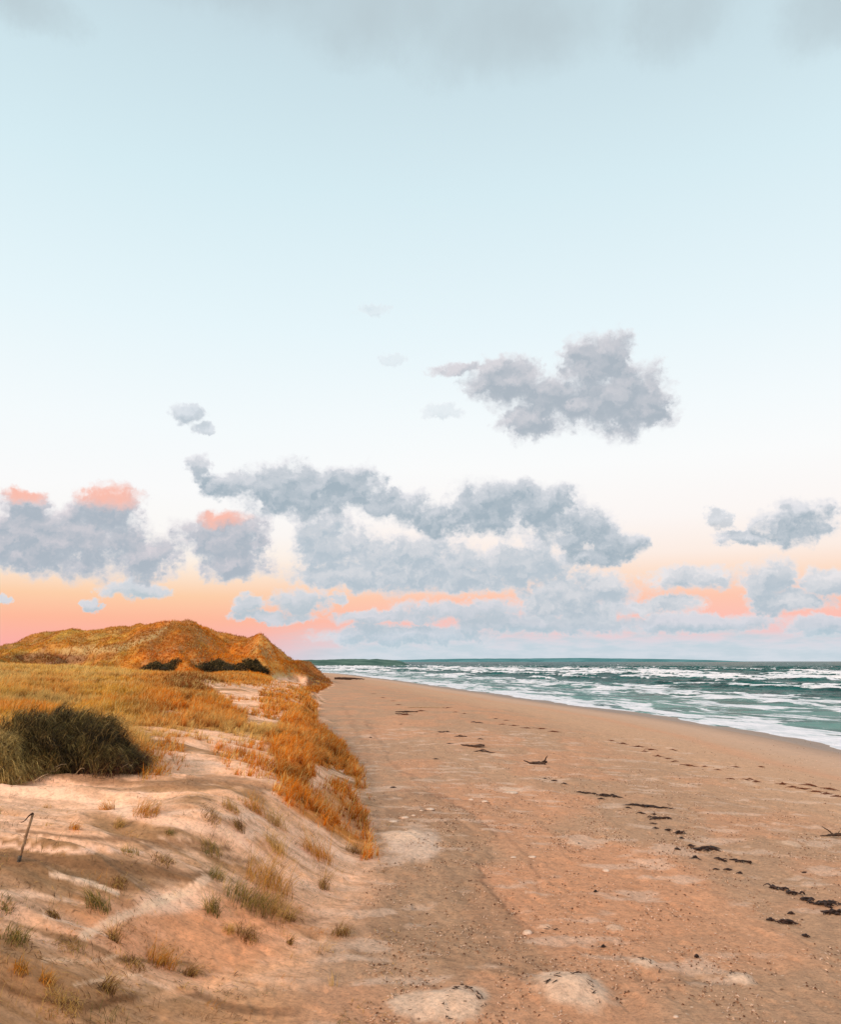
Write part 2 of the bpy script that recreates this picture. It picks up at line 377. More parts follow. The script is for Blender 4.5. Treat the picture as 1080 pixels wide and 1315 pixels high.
SANDP = [[(195,942),(300,948),(345,955),(350,985),(330,998),(300,980),(230,975),(200,965)], [(262,877),(300,880),(365,882),(380,892),(335,899),(285,895)],[(285,899),(350,897),(386,903),(360,914),(305,914)],[(352,868),(392,872),(390,880),(350,876)],[(402,985),(440,990),(452,1003),(410,1000)],[(205,912),(240,915),(238,921),(205,919)], [(318,917),(368,917),(352,934),(316,931)]]
SPARSE = [[(165,925),(235,935),(240,985),(180,1005)],[(262,962),(350,948),(362,1012),(300,1004)],[(352,1000),(440,1005),(472,1040),(495,1112),(465,1110),(425,1075),(390,1050),(345,1012)],[(330,880),(400,880),(400,925),(330,925)],[(195,935),(350,945),(350,955),(195,950)]]
BARE = [[(90,833),(140,829),(205,808),(160,836)]]
HILLG = [(-400,700),(1000,700),(424,884),(330,866),(150,860),(-400,866)]
def grass_cover(x, y, z):
    px, py = proj(x, y, z); r = np.hypot(x, y)
    nn = (fbm(x/1.6, y/2.6, 51, 3)-.5)*np.clip(1400/np.maximum(r, 10), 8, 70)
    s = np.maximum(sdf_poly(px, py, GRASS), np.where(r > 118, 20, -99))
    s = np.where((y < 2), -10, s)
    sd = s+nn*.45
    for p in SANDP: sd = np.minimum(sd, -(sdf_poly(px, py, p)+nn*.15))
    foot = sdist(ft, x, y)
    cov = sst(sd, -5, 9)
    for p in SPARSE: cov = np.maximum(cov, .46*(1.5 if p[0] == (352,1000) else 1)*sst(sdf_poly(px, py, p)+nn*.3, -2, 8)*(y > 3))
    cov = cov*sst(foot, -.5, .4)
    return cov, px, py
def grass_tone(x, y, px, py):
    """0..1 weights for (straw, orange, olive, red) over gold"""
    r = np.hypot(x, y); a = fbm(x/4, y/7, 61, 4)-.03; b = fbm(x/2, y/3.5, 63, 4)
    straw = sst(a, .45, .62)*.75*(r < 130)+sst(120-np.abs(px-20), 0, 60)*sst(py, 935, 850)*.5*(r < 120)
    orange = sst(fbm(x/5+3, y/8, 65, 3), .34, .54)*.75*(r < 400)
    orange = np.maximum(orange, sst(px, 150, 210)*sst(py, 862, 885)*.85)
    orange = np.maximum(orange, sst(px, 330, 372)*sst(py, 880, 930)*.95)
    orange = np.maximum(orange, (r > 120)*sst(px, 140, 190)*.9)
    straw = straw*(1-sst(px, 340, 370)*.75)*(1-sst(px, 150, 200)*sst(py, 940, 930)*.7)
    olive = np.maximum((r > 180)*.35, sst(fbm(x/3, y/5, 67, 4), .60, .72)*.2)
    olive = np.maximum(olive, (r > 120)*sst(px, 180, 140)*.35)
    red = sst(60-np.hypot((px-245)/1.0, (py-880)*2.6), 0, 40)*.75
    red = np.maximum(red, sst(45-np.hypot((px-60)*.6, (py-846)*4.5), 0, 20)*.8)
    red = np.maximum(red, (r > 120)*sst(px, 370, 400)*.55)
    red = np.maximum(red, sst(b, .60, .72)*.45)
    red = np.maximum(red, (r > 118)*sst(fbm(x/6, y/10, 69, 4), .54, .64)*.35); olive = np.maximum(olive, (r > 118)*sst(fbm(x/9+5, y/12, 70, 4), .57, .67)*.35)
    return np.clip(straw, 0, 1), orange, olive, red
def grass_col(x, y, px, py):
    st, og, ol, rd = grass_tone(x, y, px, py); c = np.tile(G_GOLD, (len(x), 1))
    for w_, k in ((og, G_ORANGE), (st, G_STRAW), (ol, G_OLIVE), (rd, G_RED)): c = mixc(c, k, w_)
    return c

# ------------------------------------------------------------------ ground sheet
ang = np.concatenate([np.linspace(-180, -36, 60), np.arange(-35.5, 35.5, .095), np.linspace(36, 179, 60)])
rad = np.concatenate([np.linspace(.1, 6.2, 40), 6.3*np.exp(np.arange(0, math.log(230/6.3), .0043)), 233*np.exp(np.arange(0, math.log(170), .04))])
TH, RR = np.meshgrid(np.radians(ang), rad)
gx = (RR*np.sin(TH)).ravel(); gy = (RR*np.cos(TH)).ravel()
gz = height(gx, gy)
rr = np.hypot(gx, gy)
cov, ppx, ppy = grass_cover(gx, gy, gz)
dw = sdist(wl, gx, gy); fs = sdist(ft, gx, gy)+(fbm(gx/3., gy/3., 5, 4)-.5)*np.clip(rr*.05, .5, 5)*.9
ppxn = ppx+(fbm(gx*.9, gy*.9, 71, 4)-.5)*60; ppyn = ppy+(fbm(gx*.9+7, gy*.6, 72, 4)-.5)*34
c = np.tile(S_BEACH, (len(gx), 1))
m1 = fbm(gx/2.5, gy/3, 73, 4)
c = mixc(c, S_ORANGE, sst(m1, .42, .62)*.6)
# orange-pink drift across the middle of the beach
c = mixc(c, S_ORANGE, sst(1.15-np.hypot((ppxn-770)/170, (ppyn-1150)/80), 0, .5)*.8)
c = mixc(c, S_ORANGE, sst(1.15-np.hypot((ppxn-640)/110, (ppyn-1035)/40), 0, .5)*.5)
c = mixc(c, S_SMOOTH, sst(dw, 22, 14)*.9)
c = mixc(c, S_ORANGE, sst(1-np.abs(dw-(9.5+1.5*fbm(gx/6, gy/9, 81, 2)))/1.6, 0, 1)*.55)
c = mixc(c, sc(178,138,112), sst(dw, 5.5, 2.5)*.75)
c = mixc(c, S_WET, sst(dw, 3.0, 1.2)*.9)
# damp tan channel curling down the near beach
CH = [(470,1030),(540,1012),(600,1040),(640,1075),(622,1105),(618,1130),(655,1165),(672,1200),(720,1240),(700,1262),(560,1240),(470,1190),(452,1150),(500,1110)]
wch = (fbm(gx*3.2, gy*2.2, 85, 4)-.5)
csd = sdf_poly(ppx+wch*26, ppy+wch*14, CH); ch = sst(csd, -1.5, 3)*(fs < 1)
c = mixc(c, sc(174,133,103), ch*.62)
c = c*(1+ch*(fbm(csd*.16, gy*.35, 86, 4)-.5)*.5)[:, None]
c = c*(1-.22*sst(5-np.abs(csd), 0, 4)*(fbm(gx*1.5, gy*1.5, 87, 3) > .48))[:, None]
CH2 = [(618,1110),(622,1130),(655,1165),(700,1180),(690,1150),(660,1120)]
c = mixc(c, S_ORANGE, sst(sdf_poly(ppx+(ppxn-ppx)*.5, ppy+(ppyn-ppy)*.5, CH2), -2, 3)*.8)
c = mixc(c, S_LIGHT, sst(1.1-np.hypot((ppxn-535)/42, (ppyn-1085)/28), 0, .5)*.8)
c = mixc(c, S_LIGHT, sst(fbm(gx*.9, gy*1.9, 74, 4), .60, .72)*.45*(rr < 60)*(dw > 14))
def near_line(px, py, line):
    p = np.array(line, float); best = np.full(px.shape, 1e9)
    for a, b in zip(p[:-1], p[1:]):
        d_ = b-a; t = np.clip(((px-a[0])*d_[0]+(py-a[1])*d_[1])/(d_@d_), 0, 1); best = np.minimum(best, np.hypot(px-a[0]-t*d_[0], (py-a[1]-t*d_[1])*1.6))
    return best
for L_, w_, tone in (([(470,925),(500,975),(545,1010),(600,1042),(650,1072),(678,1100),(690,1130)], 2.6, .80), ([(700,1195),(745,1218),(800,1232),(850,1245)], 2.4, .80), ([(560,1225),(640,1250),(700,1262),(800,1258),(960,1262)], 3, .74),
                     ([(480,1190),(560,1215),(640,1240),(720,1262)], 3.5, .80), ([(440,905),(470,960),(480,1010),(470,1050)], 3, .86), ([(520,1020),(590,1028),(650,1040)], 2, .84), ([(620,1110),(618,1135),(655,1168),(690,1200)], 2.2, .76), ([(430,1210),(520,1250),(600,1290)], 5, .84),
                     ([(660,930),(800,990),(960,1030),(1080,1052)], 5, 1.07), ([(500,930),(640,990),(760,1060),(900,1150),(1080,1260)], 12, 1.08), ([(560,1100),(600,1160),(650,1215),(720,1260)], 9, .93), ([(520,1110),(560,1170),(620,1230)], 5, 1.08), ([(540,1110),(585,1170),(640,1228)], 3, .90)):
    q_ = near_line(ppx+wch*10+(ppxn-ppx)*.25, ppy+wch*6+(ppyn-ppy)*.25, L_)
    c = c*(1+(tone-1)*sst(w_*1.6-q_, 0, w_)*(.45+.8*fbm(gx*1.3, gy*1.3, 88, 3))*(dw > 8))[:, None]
# dune sand: dry pale streaks over damp tan, brown shade bands painted in
dn = sst(fs, -.6, .8)
st = fbm(gx*.35+gy*.08+.8*fbm(gx*.5, gy*.5, 6, 2), gy*1.0-gx*.2, 75, 4, .5)
ds = S_TAN+(S_PINK-S_TAN)*sst(st, .34, .50)[:, None]
ds = mixc(ds, S_LIGHT, sst(st, .58, .70)*.8)
rp = fbm(gx*.42+gy*.1, gy*2.1-gx*.25, 47, 4, .55)
ds = mixc(ds, S_LIGHT, sst(rp, .50, .56)*sst(rp, .68, .58)*.55)
ds = mixc(ds, sc(150,114,84), sst(rp, .50, .47)*sst(rp, .40, .46)*.40)
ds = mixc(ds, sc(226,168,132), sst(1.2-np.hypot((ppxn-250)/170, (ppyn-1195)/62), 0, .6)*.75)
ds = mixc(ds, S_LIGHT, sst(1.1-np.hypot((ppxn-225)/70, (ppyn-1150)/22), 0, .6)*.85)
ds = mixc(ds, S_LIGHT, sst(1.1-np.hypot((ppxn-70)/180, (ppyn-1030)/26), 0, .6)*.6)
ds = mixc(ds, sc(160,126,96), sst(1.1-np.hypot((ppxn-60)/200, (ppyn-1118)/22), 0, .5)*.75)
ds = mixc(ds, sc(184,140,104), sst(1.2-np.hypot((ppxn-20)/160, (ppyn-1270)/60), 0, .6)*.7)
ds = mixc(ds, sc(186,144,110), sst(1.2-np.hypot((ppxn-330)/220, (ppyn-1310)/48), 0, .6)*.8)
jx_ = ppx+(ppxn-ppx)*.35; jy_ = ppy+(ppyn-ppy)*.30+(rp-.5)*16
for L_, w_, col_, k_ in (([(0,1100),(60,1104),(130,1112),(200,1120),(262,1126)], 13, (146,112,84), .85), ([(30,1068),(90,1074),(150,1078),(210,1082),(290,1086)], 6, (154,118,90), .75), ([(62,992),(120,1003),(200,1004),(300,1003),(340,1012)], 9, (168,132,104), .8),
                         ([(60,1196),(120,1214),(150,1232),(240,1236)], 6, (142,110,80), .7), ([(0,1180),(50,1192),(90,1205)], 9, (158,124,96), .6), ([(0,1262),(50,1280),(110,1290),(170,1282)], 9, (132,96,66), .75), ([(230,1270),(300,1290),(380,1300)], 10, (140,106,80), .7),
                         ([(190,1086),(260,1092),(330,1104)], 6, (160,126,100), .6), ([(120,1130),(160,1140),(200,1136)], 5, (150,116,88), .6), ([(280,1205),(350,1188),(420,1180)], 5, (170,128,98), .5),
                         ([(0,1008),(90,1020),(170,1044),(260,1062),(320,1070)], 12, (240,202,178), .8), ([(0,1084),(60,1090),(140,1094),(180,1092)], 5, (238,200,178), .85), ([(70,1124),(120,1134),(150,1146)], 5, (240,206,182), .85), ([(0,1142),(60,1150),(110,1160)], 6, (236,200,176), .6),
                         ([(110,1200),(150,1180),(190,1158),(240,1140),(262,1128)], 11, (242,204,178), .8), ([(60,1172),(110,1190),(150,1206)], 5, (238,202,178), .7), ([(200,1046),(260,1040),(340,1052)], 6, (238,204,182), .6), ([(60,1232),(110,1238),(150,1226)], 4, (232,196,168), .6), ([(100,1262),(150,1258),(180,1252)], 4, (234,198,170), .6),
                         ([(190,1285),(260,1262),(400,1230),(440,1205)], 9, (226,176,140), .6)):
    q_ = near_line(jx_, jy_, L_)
    ds = mixc(ds, sc(*col_), sst(w_*1.15-q_, 0, w_*.55)*k_)  # pale tongues, plus shade bands and shaded hollow below bush painted into sand
ds = (ds/.62)**1.25*.62*np.array([1.27, 1.20, 1.14])
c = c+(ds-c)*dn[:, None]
for (mx, my, mr, mh) in mounds:
    q = np.hypot((gx-mx)/(1.05*mr), (gy-my)/(1.25*mr))*(1+.9*(fbm(gx/mr, gy/mr, 43, 4)-.5))
    c = mixc(c, sc(240,200,172), np.where(q < 1.4, sst(q, 1.25, .8), 0)*(.80 if mh > .065 else .55))
# soil and litter below the grass
gc = grass_col(gx, gy, ppx, ppy)
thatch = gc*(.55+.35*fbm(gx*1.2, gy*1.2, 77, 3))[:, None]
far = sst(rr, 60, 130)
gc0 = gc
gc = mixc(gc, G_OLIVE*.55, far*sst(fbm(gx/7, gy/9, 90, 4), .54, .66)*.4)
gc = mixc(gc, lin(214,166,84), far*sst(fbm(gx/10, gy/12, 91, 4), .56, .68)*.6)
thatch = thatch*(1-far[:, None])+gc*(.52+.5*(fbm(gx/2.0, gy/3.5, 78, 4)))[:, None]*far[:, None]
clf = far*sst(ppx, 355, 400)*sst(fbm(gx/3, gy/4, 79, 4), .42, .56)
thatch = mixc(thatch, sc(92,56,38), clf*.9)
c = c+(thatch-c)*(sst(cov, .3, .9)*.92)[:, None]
hp = (rr > 120)*(dn > .5)*(cov > .3)*sst(fbm(gx/6, gy/5, 83, 4), .60, .70)
c = mixc(c, sc(190,150,110), hp*.35)
# sandy tracks on the hill's left shoulder
for P_ in ([(60,834),(120,828),(165,826),(190,816),(214,803),(219,803),(200,820),(172,831),(150,838),(90,842)], [(340,866),(372,860),(380,868),(350,872)]):
    c = mixc(c, sc(206,168,112), sst(sdf_poly(ppx, ppy, P_)+(fbm(gx/3, gy/3, 84, 3)-.5)*4, -1, 2)*(rr > 110)*.85)
gcol = np.clip(c, 0, 1)
# rows of the ground sheet, wrapped into a disc
ground_m, gg, bs = new_mat('sand_and_turf')
tcg = gg.n('ShaderNodeTexCoord'); pos = gg.n('ShaderNodeNewGeometry').outputs['Position']
ac = attr(gg, 'Col'); ab = attr(gg, 'beach', False); at_ = attr(gg, 'turf', False); aw = attr(gg, 'wet', False)
n1 = gg.noise(pos, 2.3, 6, .65); n2 = gg.noise(gg.vec('MULTIPLY', pos, (1, 1.3, 1)), 13, 6, .78); n3 = gg.noise(pos, 5.5, 4, .6)
v1 = gg.ramp(n2, [(.3, .58), (.48, .98), (.7, 1.26)])
v2 = gg.ramp(n1, [(.25, .84), (.5, 1.0), (.8, 1.10)])
v3 = gg.ramp(n3, [(.32, .88), (.5, 1.0), (.66, 1.08)])
cc = gg.mix(1.0, ac, v2, 'MULTIPLY'); cc = gg.mix(gg.math('SUBTRACT', 1.0, gg.math('MULTIPLY', aw, .85)), cc, gg.mix(1.0, gg.mix(1.0, cc, v1, 'MULTIPLY'), v3, 'MULTIPLY'))
# shell grit and flecks of weed strewn over the upper beach
vo = gg.n('ShaderNodeTexVoronoi', feature='F1'); gg.put(vo.inputs['Vector'], gg.vec('MULTIPLY', pos, (1.0, 1.6, 1.0))); vo.inputs['Scale'].default_value = 7.5
sel = gg.noise(pos, 1.3, 3, .6)
sep = gg.n('ShaderNodeSeparateColor'); gg.put(sep.inputs[0], vo.outputs['Color'])
pick = gg.math('MULTIPLY', gg.math('GREATER_THAN', sep.outputs[0], .72), gg.smooth(sel, .40, .62))
spot = gg.math('MULTIPLY', gg.math('MULTIPLY', gg.smooth(vo.outputs['Distance'], .30, .14), pick), ab)
cc = gg.mix(gg.math('MULTIPLY', spot, .75), cc, gg.mix(gg.math('GREATER_THAN', sep.outputs[1], .52), tuple(sc(232,198,172)), tuple(sc(96,62,42))))
gg.put(bs.inputs['Base Color'], cc)
gg.put(bs.inputs['Roughness'], gg.math('SUBTRACT', .92, gg.math('MULTIPLY', aw, .45)))
bs.inputs['Specular IOR Level'].default_value = .18
bmp = gg.n('ShaderNodeBump'); bmp.inputs['Distance'].default_value = .08
gg.put(bmp.inputs['Strength'], gg.math('MULTIPLY', gg.math('ADD', .28, gg.math('MULTIPLY', ab, .5)), gg.math('SUBTRACT', 1.0, gg.math('MULTIPLY', aw, .85))))
gg.put(bmp.inputs['Height'], gg.math('ADD', gg.math('MULTIPLY', n2, .5), gg.math('ADD', n1, gg.math('MULTIPLY', n3, .5))))
gg.put(bs.inputs['Normal'], bmp.outputs[0])
beach_a = (1-dn)*sst(dw, 13, 20)*(1-cov)*(rr < 150)
wet_a = np.maximum(sst(dw, 14, 5)*.8, sst(dw, 3.4, 1.6)*1.15)*(1-dn)
gf = grid_faces(len(rad), len(ang), True)
gf = gf[:, ::-1]
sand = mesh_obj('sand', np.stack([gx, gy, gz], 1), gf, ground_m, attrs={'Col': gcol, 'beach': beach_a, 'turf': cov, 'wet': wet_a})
tag(sand, 'pinkish sand of the beach and dunes running off to the horizon', 'sand', kind='structure')

# ------------------------------------------------------------------ sea
sang = np.radians(np.concatenate([np.arange(-60, -10, .5), np.arange(-10, 33, .06), np.arange(33, 150, 1.0)]))
srad = np.concatenate([np.arange(36, 130, .32), 130*np.exp(np.arange(0, math.log(900/130), .0026)), 902*np.exp(np.arange(0, math.log(32), .012))])
TH, RR = np.meshgrid(sang, srad); sx = (RR*np.sin(TH)).ravel(); sy = (RR*np.cos(TH)).ravel(); sr = RR.ravel()
d = -sdist(wl, sx, sy)
al = sy*.97-sx*.22                                          # distance along the shore
dW = d+(fbm(al/55, d/90, 101, 3)-.5)*26*sst(d, 8, 60)
amp = .12+.85*sst(d, 12, 55)+.35*sst(d, 90, 200)
ph = dW/np.where(d < 60, 17., 17.)
def crest(p, k=3.0): return ((.5+.5*np.cos(2*np.pi*p))**k)
a_mod = .35+1.1*sst(fbm(al/48, dW/16, 103, 3), .34, .64)
cr = crest(dW/19.0+.4*fbm(al/80, d/60, 104, 2), 3.0)
chop = fbm(al/7.5, dW/2.6, 105, 4, .6)-.5
chop2 = fbm(al/26, dW/8., 107, 4, .55)-.5
sz = SEA+amp*(cr*a_mod*.85-.2)+chop*(.12+.8*sst(d, 10, 80))+chop2*(.05+1.3*sst(d, 30, 160))
sz = SEA+(sz-SEA)*sst(d, -1, 14)*(1-.55*sst(sr, 2500, 9000))+.05
sz = np.where(sr > 9000, SEA+.05+(sz-SEA-.05)*.4, sz)
# foam
prof = np.interp(d, [-5,0,6,9,20,24,28,44,52,60,105,118,140,158,180,200,225,260,600,3000], [1,1,.92,.66,.58,.64,.70,.84,.84,.34*1.1,.34,.50,.50,.36,.50,.46,.26,.20,.08,.0])
wv_ = (fbm(al/22, dW/9, 109, 3)-.5)*9
fn = fbm(al/11, (dW+wv_)/3.0, 111, 5, .6); fn2 = fbm(al/2.6, (dW+wv_)/.9, 113, 4, .62)
fo = prof+(fn-.5)*np.interp(d, [0, 40, 60, 400, 1500], [1.6, 1.5, 1.2, 1.0, .8])+(fn2-.5)*.8+(cr*a_mod-.60)*.55*sst(d, 40, 70)*(1-.6*sst(d, 200, 500))+(cr*a_mod-.35)*.2*sst(d, 15, 40)+chop2*.5*sst(d, 50, 120)-.10*sst(d, 210, 420)
foam = sst(fo, .42, .94)
sea_m, gg, bs = new_mat('sea_water')
pos = gg.n('ShaderNodeNewGeometry').outputs['Position']
fa = attr(gg, 'foam', False); da = attr(gg, 'deep', False)
fnz = gg.noise(gg.vec('MULTIPLY', pos, (1.6, .7, 1)), 1.0, 5, .7)
ff = gg.smooth(gg.math('ADD', fa, gg.math('MULTIPLY', gg.math('SUBTRACT', fnz, .5), .8)), .22, .86)
wcol = gg.mix(da, lin(78,130,120), lin(20,86,82))
wn = gg.noise(gg.vec('MULTIPLY', pos, (.10, .16, 1)), 1.0, 6, .65)
wcol = gg.mix(gg.smooth(wn, .38, .60), gg.mix(1.0, wcol, (.22, .34, .36), 'MULTIPLY'), wcol)
gg.put(bs.inputs['Base Color'], gg.mix(ff, wcol, gg.mix(gg.smooth(gg.noise(gg.vec('MULTIPLY', pos, (.55, .30, 1)), 1.0, 6, .7), .36, .62), gg.mix(gg.smooth(fa, .75, 1.0), lin(186,196,198), lin(212,210,214)), lin(238,230,234))))
gg.put(bs.inputs['Roughness'], gg.math('ADD', .22, gg.math('MULTIPLY', ff, .5)))
bs.inputs['Specular IOR Level'].default_value = .07
bs.inputs['IOR'].default_value = 1.14
bmp = gg.n('ShaderNodeBump'); bmp.inputs['Distance'].default_value = .5; bmp.inputs['Strength'].default_value = .8
gg.put(bmp.inputs['Height'], gg.noise(gg.vec('MULTIPLY', pos, (1.0, .4, 1)), .9, 4, .6)); gg.put(bs.inputs['Normal'], bmp.outputs[0])
sea = mesh_obj('sea', np.stack([sx, sy, sz], 1), grid_faces(len(srad), len(sang))[:, ::-1], sea_m, attrs={'foam': foam, 'deep': sst(d, 6, 75)})
tag(sea, 'teal sea with rows of white surf rolling up to the beach', 'sea', kind='structure')

# ------------------------------------------------------------------ far land
def land(name, pxs, tops, Y, depth, label, c1, c2, base=SEA-.5):
    nx = 160; ny = 14
    P_ = np.linspace(pxs[0], pxs[-1], nx); tp = np.interp(P_, pxs, tops)
    x0 = (P_-540)/F*Y*.985; top = np.array([at_y(p, t, Y)[2] for p, t in zip(P_, tp)])
    V = []
    for j in range(ny):
        v = j/(ny-1); prof_ = math.sin(math.pi*min(1, v*1.0))**.55 if 0 < j < ny-1 else 0
        yy = Y-depth*.22+v*depth
        zz = base+(top-base)*prof_*(1 if j < ny//2 else .9)
        zz = zz+(fbm(x0/(Y*.01), np.full(nx, v*5.), 121, 3)-.5)*(top-base)*.16*(prof_ > 0)
        V.append(np.stack([x0, np.full(nx, yy)+(fbm(x0/(Y*.02), x0*0, 5, 3)-.5)*depth*.1, zz], 1))
    m, gg, bs = new_mat(name+'_surface'); pos = gg.n('ShaderNodeNewGeometry').outputs['Position']
    gg.put(bs.inputs['Base Color'], gg.mix(gg.smooth(gg.noise(pos, 20/Y*1.5, 4, .6), .35, .65), c1, c2)); bs.inputs['Roughness'].default_value = 1; bs.inputs['Specular IOR Level'].default_value = 0
    o = mesh_obj(name, np.concatenate(V), grid_faces(ny, nx), m)
    return tag(o, label, 'land', kind='structure')
land('headland', [330,395,440,480,505,515,524], [848,847,846,846,847.4,849.5,854.5], 1050, 330, 'low dark green headland beyond the surf at the end of the beach', lin(72,96,88), lin(98,120,110))
land('distant_coast', [300,450,520,560,620,700,760,830,880,915,945], [849,848.6,847,846,845.2,845,844.6,845.4,846,847,849], 9000, 2500, 'faint blue-green strip of land on the horizon', lin(76,122,126), lin(100,142,146))

# ------------------------------------------------------------------ marram grass
def leaf_mat(name, trans=.35, rough=.7):
    m, gg, bs = new_mat(name); a = attr(gg, 'Col'); pos = gg.n('ShaderNodeNewGeometry').outputs['Position']
    v = gg.ramp(gg.noise(pos, 3.0, 3, .6), [(.3, .78), (.7, 1.18)])
    c_ = gg.mix(1.0, a, v, 'MULTIPLY')
    gg.put(bs.inputs['Base Color'], c_); bs.inputs['Roughness'].default_value = rough; bs.inputs['Specular IOR Level'].default_value = .2
    tr = gg.n('ShaderNodeBsdfTranslucent'); gg.put(tr.inputs[0], c_)
    mx = gg.n('ShaderNodeMixShader'); mx.inputs[0].default_value = trans
    gg.nt.links.new(bs.outputs[0], mx.inputs[1]); gg.nt.links.new(tr.outputs[0], mx.inputs[2])
    out = [x for x in gg.nt.nodes if x.type == 'OUTPUT_MATERIAL'][0]; gg.nt.links.new(mx.outputs[0], out.inputs[0])
    return m
M_grass = leaf_mat('dry_marram_blades', .42); M_shrub = leaf_mat('dark_shrub_leaves', .15)
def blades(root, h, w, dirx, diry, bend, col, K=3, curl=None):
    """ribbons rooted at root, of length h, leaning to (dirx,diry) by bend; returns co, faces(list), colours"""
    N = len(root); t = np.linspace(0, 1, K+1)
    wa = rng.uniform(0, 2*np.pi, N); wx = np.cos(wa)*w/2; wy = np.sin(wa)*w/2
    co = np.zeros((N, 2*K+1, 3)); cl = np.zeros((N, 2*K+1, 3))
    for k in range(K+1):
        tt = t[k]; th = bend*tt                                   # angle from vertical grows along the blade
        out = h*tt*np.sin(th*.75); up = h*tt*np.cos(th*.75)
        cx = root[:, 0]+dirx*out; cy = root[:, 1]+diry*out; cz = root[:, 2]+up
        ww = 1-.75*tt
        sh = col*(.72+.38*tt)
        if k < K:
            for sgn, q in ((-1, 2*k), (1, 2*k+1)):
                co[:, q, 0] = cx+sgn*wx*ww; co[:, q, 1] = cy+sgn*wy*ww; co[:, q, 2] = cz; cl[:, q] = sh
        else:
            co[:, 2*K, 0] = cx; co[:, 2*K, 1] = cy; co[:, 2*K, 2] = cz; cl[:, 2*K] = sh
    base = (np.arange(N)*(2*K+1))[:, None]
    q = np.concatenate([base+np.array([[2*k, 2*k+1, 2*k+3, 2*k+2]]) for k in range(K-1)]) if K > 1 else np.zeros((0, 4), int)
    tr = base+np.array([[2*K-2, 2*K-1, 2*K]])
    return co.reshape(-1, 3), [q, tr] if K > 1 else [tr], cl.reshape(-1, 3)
def merge(parts):
    co, fq, ft_, cl = [], [], [], []; o = 0
    for c_, f_, l_ in parts:
        co.append(c_); cl.append(l_)
        for f in f_: (fq if f.shape[1] == 4 else ft_).append(f+o)
        o += len(c_)
    return np.concatenate(co), [np.concatenate(x) for x in (fq, ft_) if x], np.concatenate(cl)
parts = []
def scatter(n_, r0, r1, a0, a1, hgt, wid, K, thin=1.0, pw=1.0):
    # uniform in angle, density falling with distance so that cover looks even
    r = r0*(r1/r0)**rng.random(n_); a = np.radians(rng.uniform(a0, a1, n_))
    x = r*np.sin(a); y = r*np.cos(a)
    # gather into tufts
    tu = np.minimum(.22*2.0**np.floor(np.log2(r/13)), .9); xr, yr = x*.8-y*.6, x*.6+y*.8; x0r = np.round(xr/tu)*tu; y0r = np.round(yr/tu)*tu; x0 = x0r*.8+y0r*.6; y0 = -x0r*.6+y0r*.8
    jx = (hsh(np.round(xr/tu), np.round(yr/tu), 5)-.5)*tu*1.3; jy = (hsh(np.round(xr/tu), np.round(yr/tu), 6)-.5)*tu*1.3
    mixf = np.where(r > 90, .25, .5); x = x*(1-mixf)+(x0+jx)*mixf; y = y*(1-mixf)+(y0+jy)*mixf
    z = height(x, y, False); cov, px, py = grass_cover(x, y, z)
    cl_n = fbm(x*1.1, y*1.1, 131, 3)
    edge = np.where(r > 90, .9, np.clip(.25+1.9*(cl_n-.36)*2.4, 0.04, 1))*np.where(px > 395, np.clip((fbm(x*.8+9, y*.8, 137, 3)-.30)*4, .15, 1), 1)
    keep = (rng.random(n_) < cov**1.4*edge) & (sdist(wl, x, y) > 10)
    x, y, z, px, py, r = (v[keep] for v in (x, y, z, px, py, r)); N = len(x)
    c_ = grass_col(x, y, px, py)
    # blade-to-blade variation
    k = rng.random(N)
    c_ = np.where((k < np.where(r > 110, .06, .26))[:, None], G_STRAW*1.05, c_); c_ = np.where(((k > .97))[:, None], G_OLIVE*.8, c_)
    red = rng.random(N) < .08; c_ = np.where(red[:, None], c_*np.array([.62, .5, .5]), c_)
    c_ = c_*(rng.uniform(.7, 1.2, N)*np.where(r > 118, 1.12, 1.0))[:, None]
    hh = hgt*rng.uniform(.55, 1.25, N)*(.6+.8*fbm(x/3, y/3, 133, 3))
    hh = hh*(.45+.55*cov[keep]); ang_ = rng.normal(-0.2, 1.1, N)
    return blades(np.stack([x, y, z-.03], 1), hh, wid(r)*rng.uniform(.6, 1.3, N), np.cos(ang_), np.sin(ang_), np.abs(rng.normal(.85, .5, N)), np.clip(c_, 0, .95), K)
w1 = lambda r: np.clip(r*.00085, .008, .09)
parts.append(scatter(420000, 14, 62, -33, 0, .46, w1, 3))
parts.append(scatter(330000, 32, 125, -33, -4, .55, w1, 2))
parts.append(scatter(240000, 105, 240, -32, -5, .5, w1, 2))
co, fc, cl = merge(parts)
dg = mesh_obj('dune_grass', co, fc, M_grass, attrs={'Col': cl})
tag(dg, 'dry golden and rust-orange marram grass covering the dunes and the hill', 'grass', kind='stuff')
print('blades', len(co))


# ------------------------------------------------------------------ things on the sand
def simple_mat(name, c1, c2, scale, rough=.85, bump=.5, spec=.25):
    m, gg, bs = new_mat(name); tc_ = gg.n('ShaderNodeTexCoord').outputs['Object']
    f = gg.noise(tc_, scale, 5, .65); gg.put(bs.inputs['Base Color'], gg.mix(gg.smooth(f, .35, .65), c1, c2))
    bs.inputs['Roughness'].default_value = rough; bs.inputs['Specular IOR Level'].default_value = spec
    b = gg.n('ShaderNodeBump'); b.inputs['Distance'].default_value = .01; b.inputs['Strength'].default_value = bump
    gg.put(b.inputs['Height'], f); gg.put(bs.inputs['Normal'], b.outputs[0]); return m
M_weed = simple_mat('dried_seaweed', lin(30,20,17), lin(66,42,32), 14, .6)
M_wrack = simple_mat('brown_wrack', lin(84,44,28), lin(120,72,46), 14, .8)
M_drift = simple_mat('dark_driftwood', lin(44,30,24), lin(86,62,48), 9)
M_wood = simple_mat('weathered_wood', lin(128,96,72), lin(170,138,108), 18)
M_dark = simple_mat('rusted_iron', lin(52,34,26), lin(84,52,36), 30)
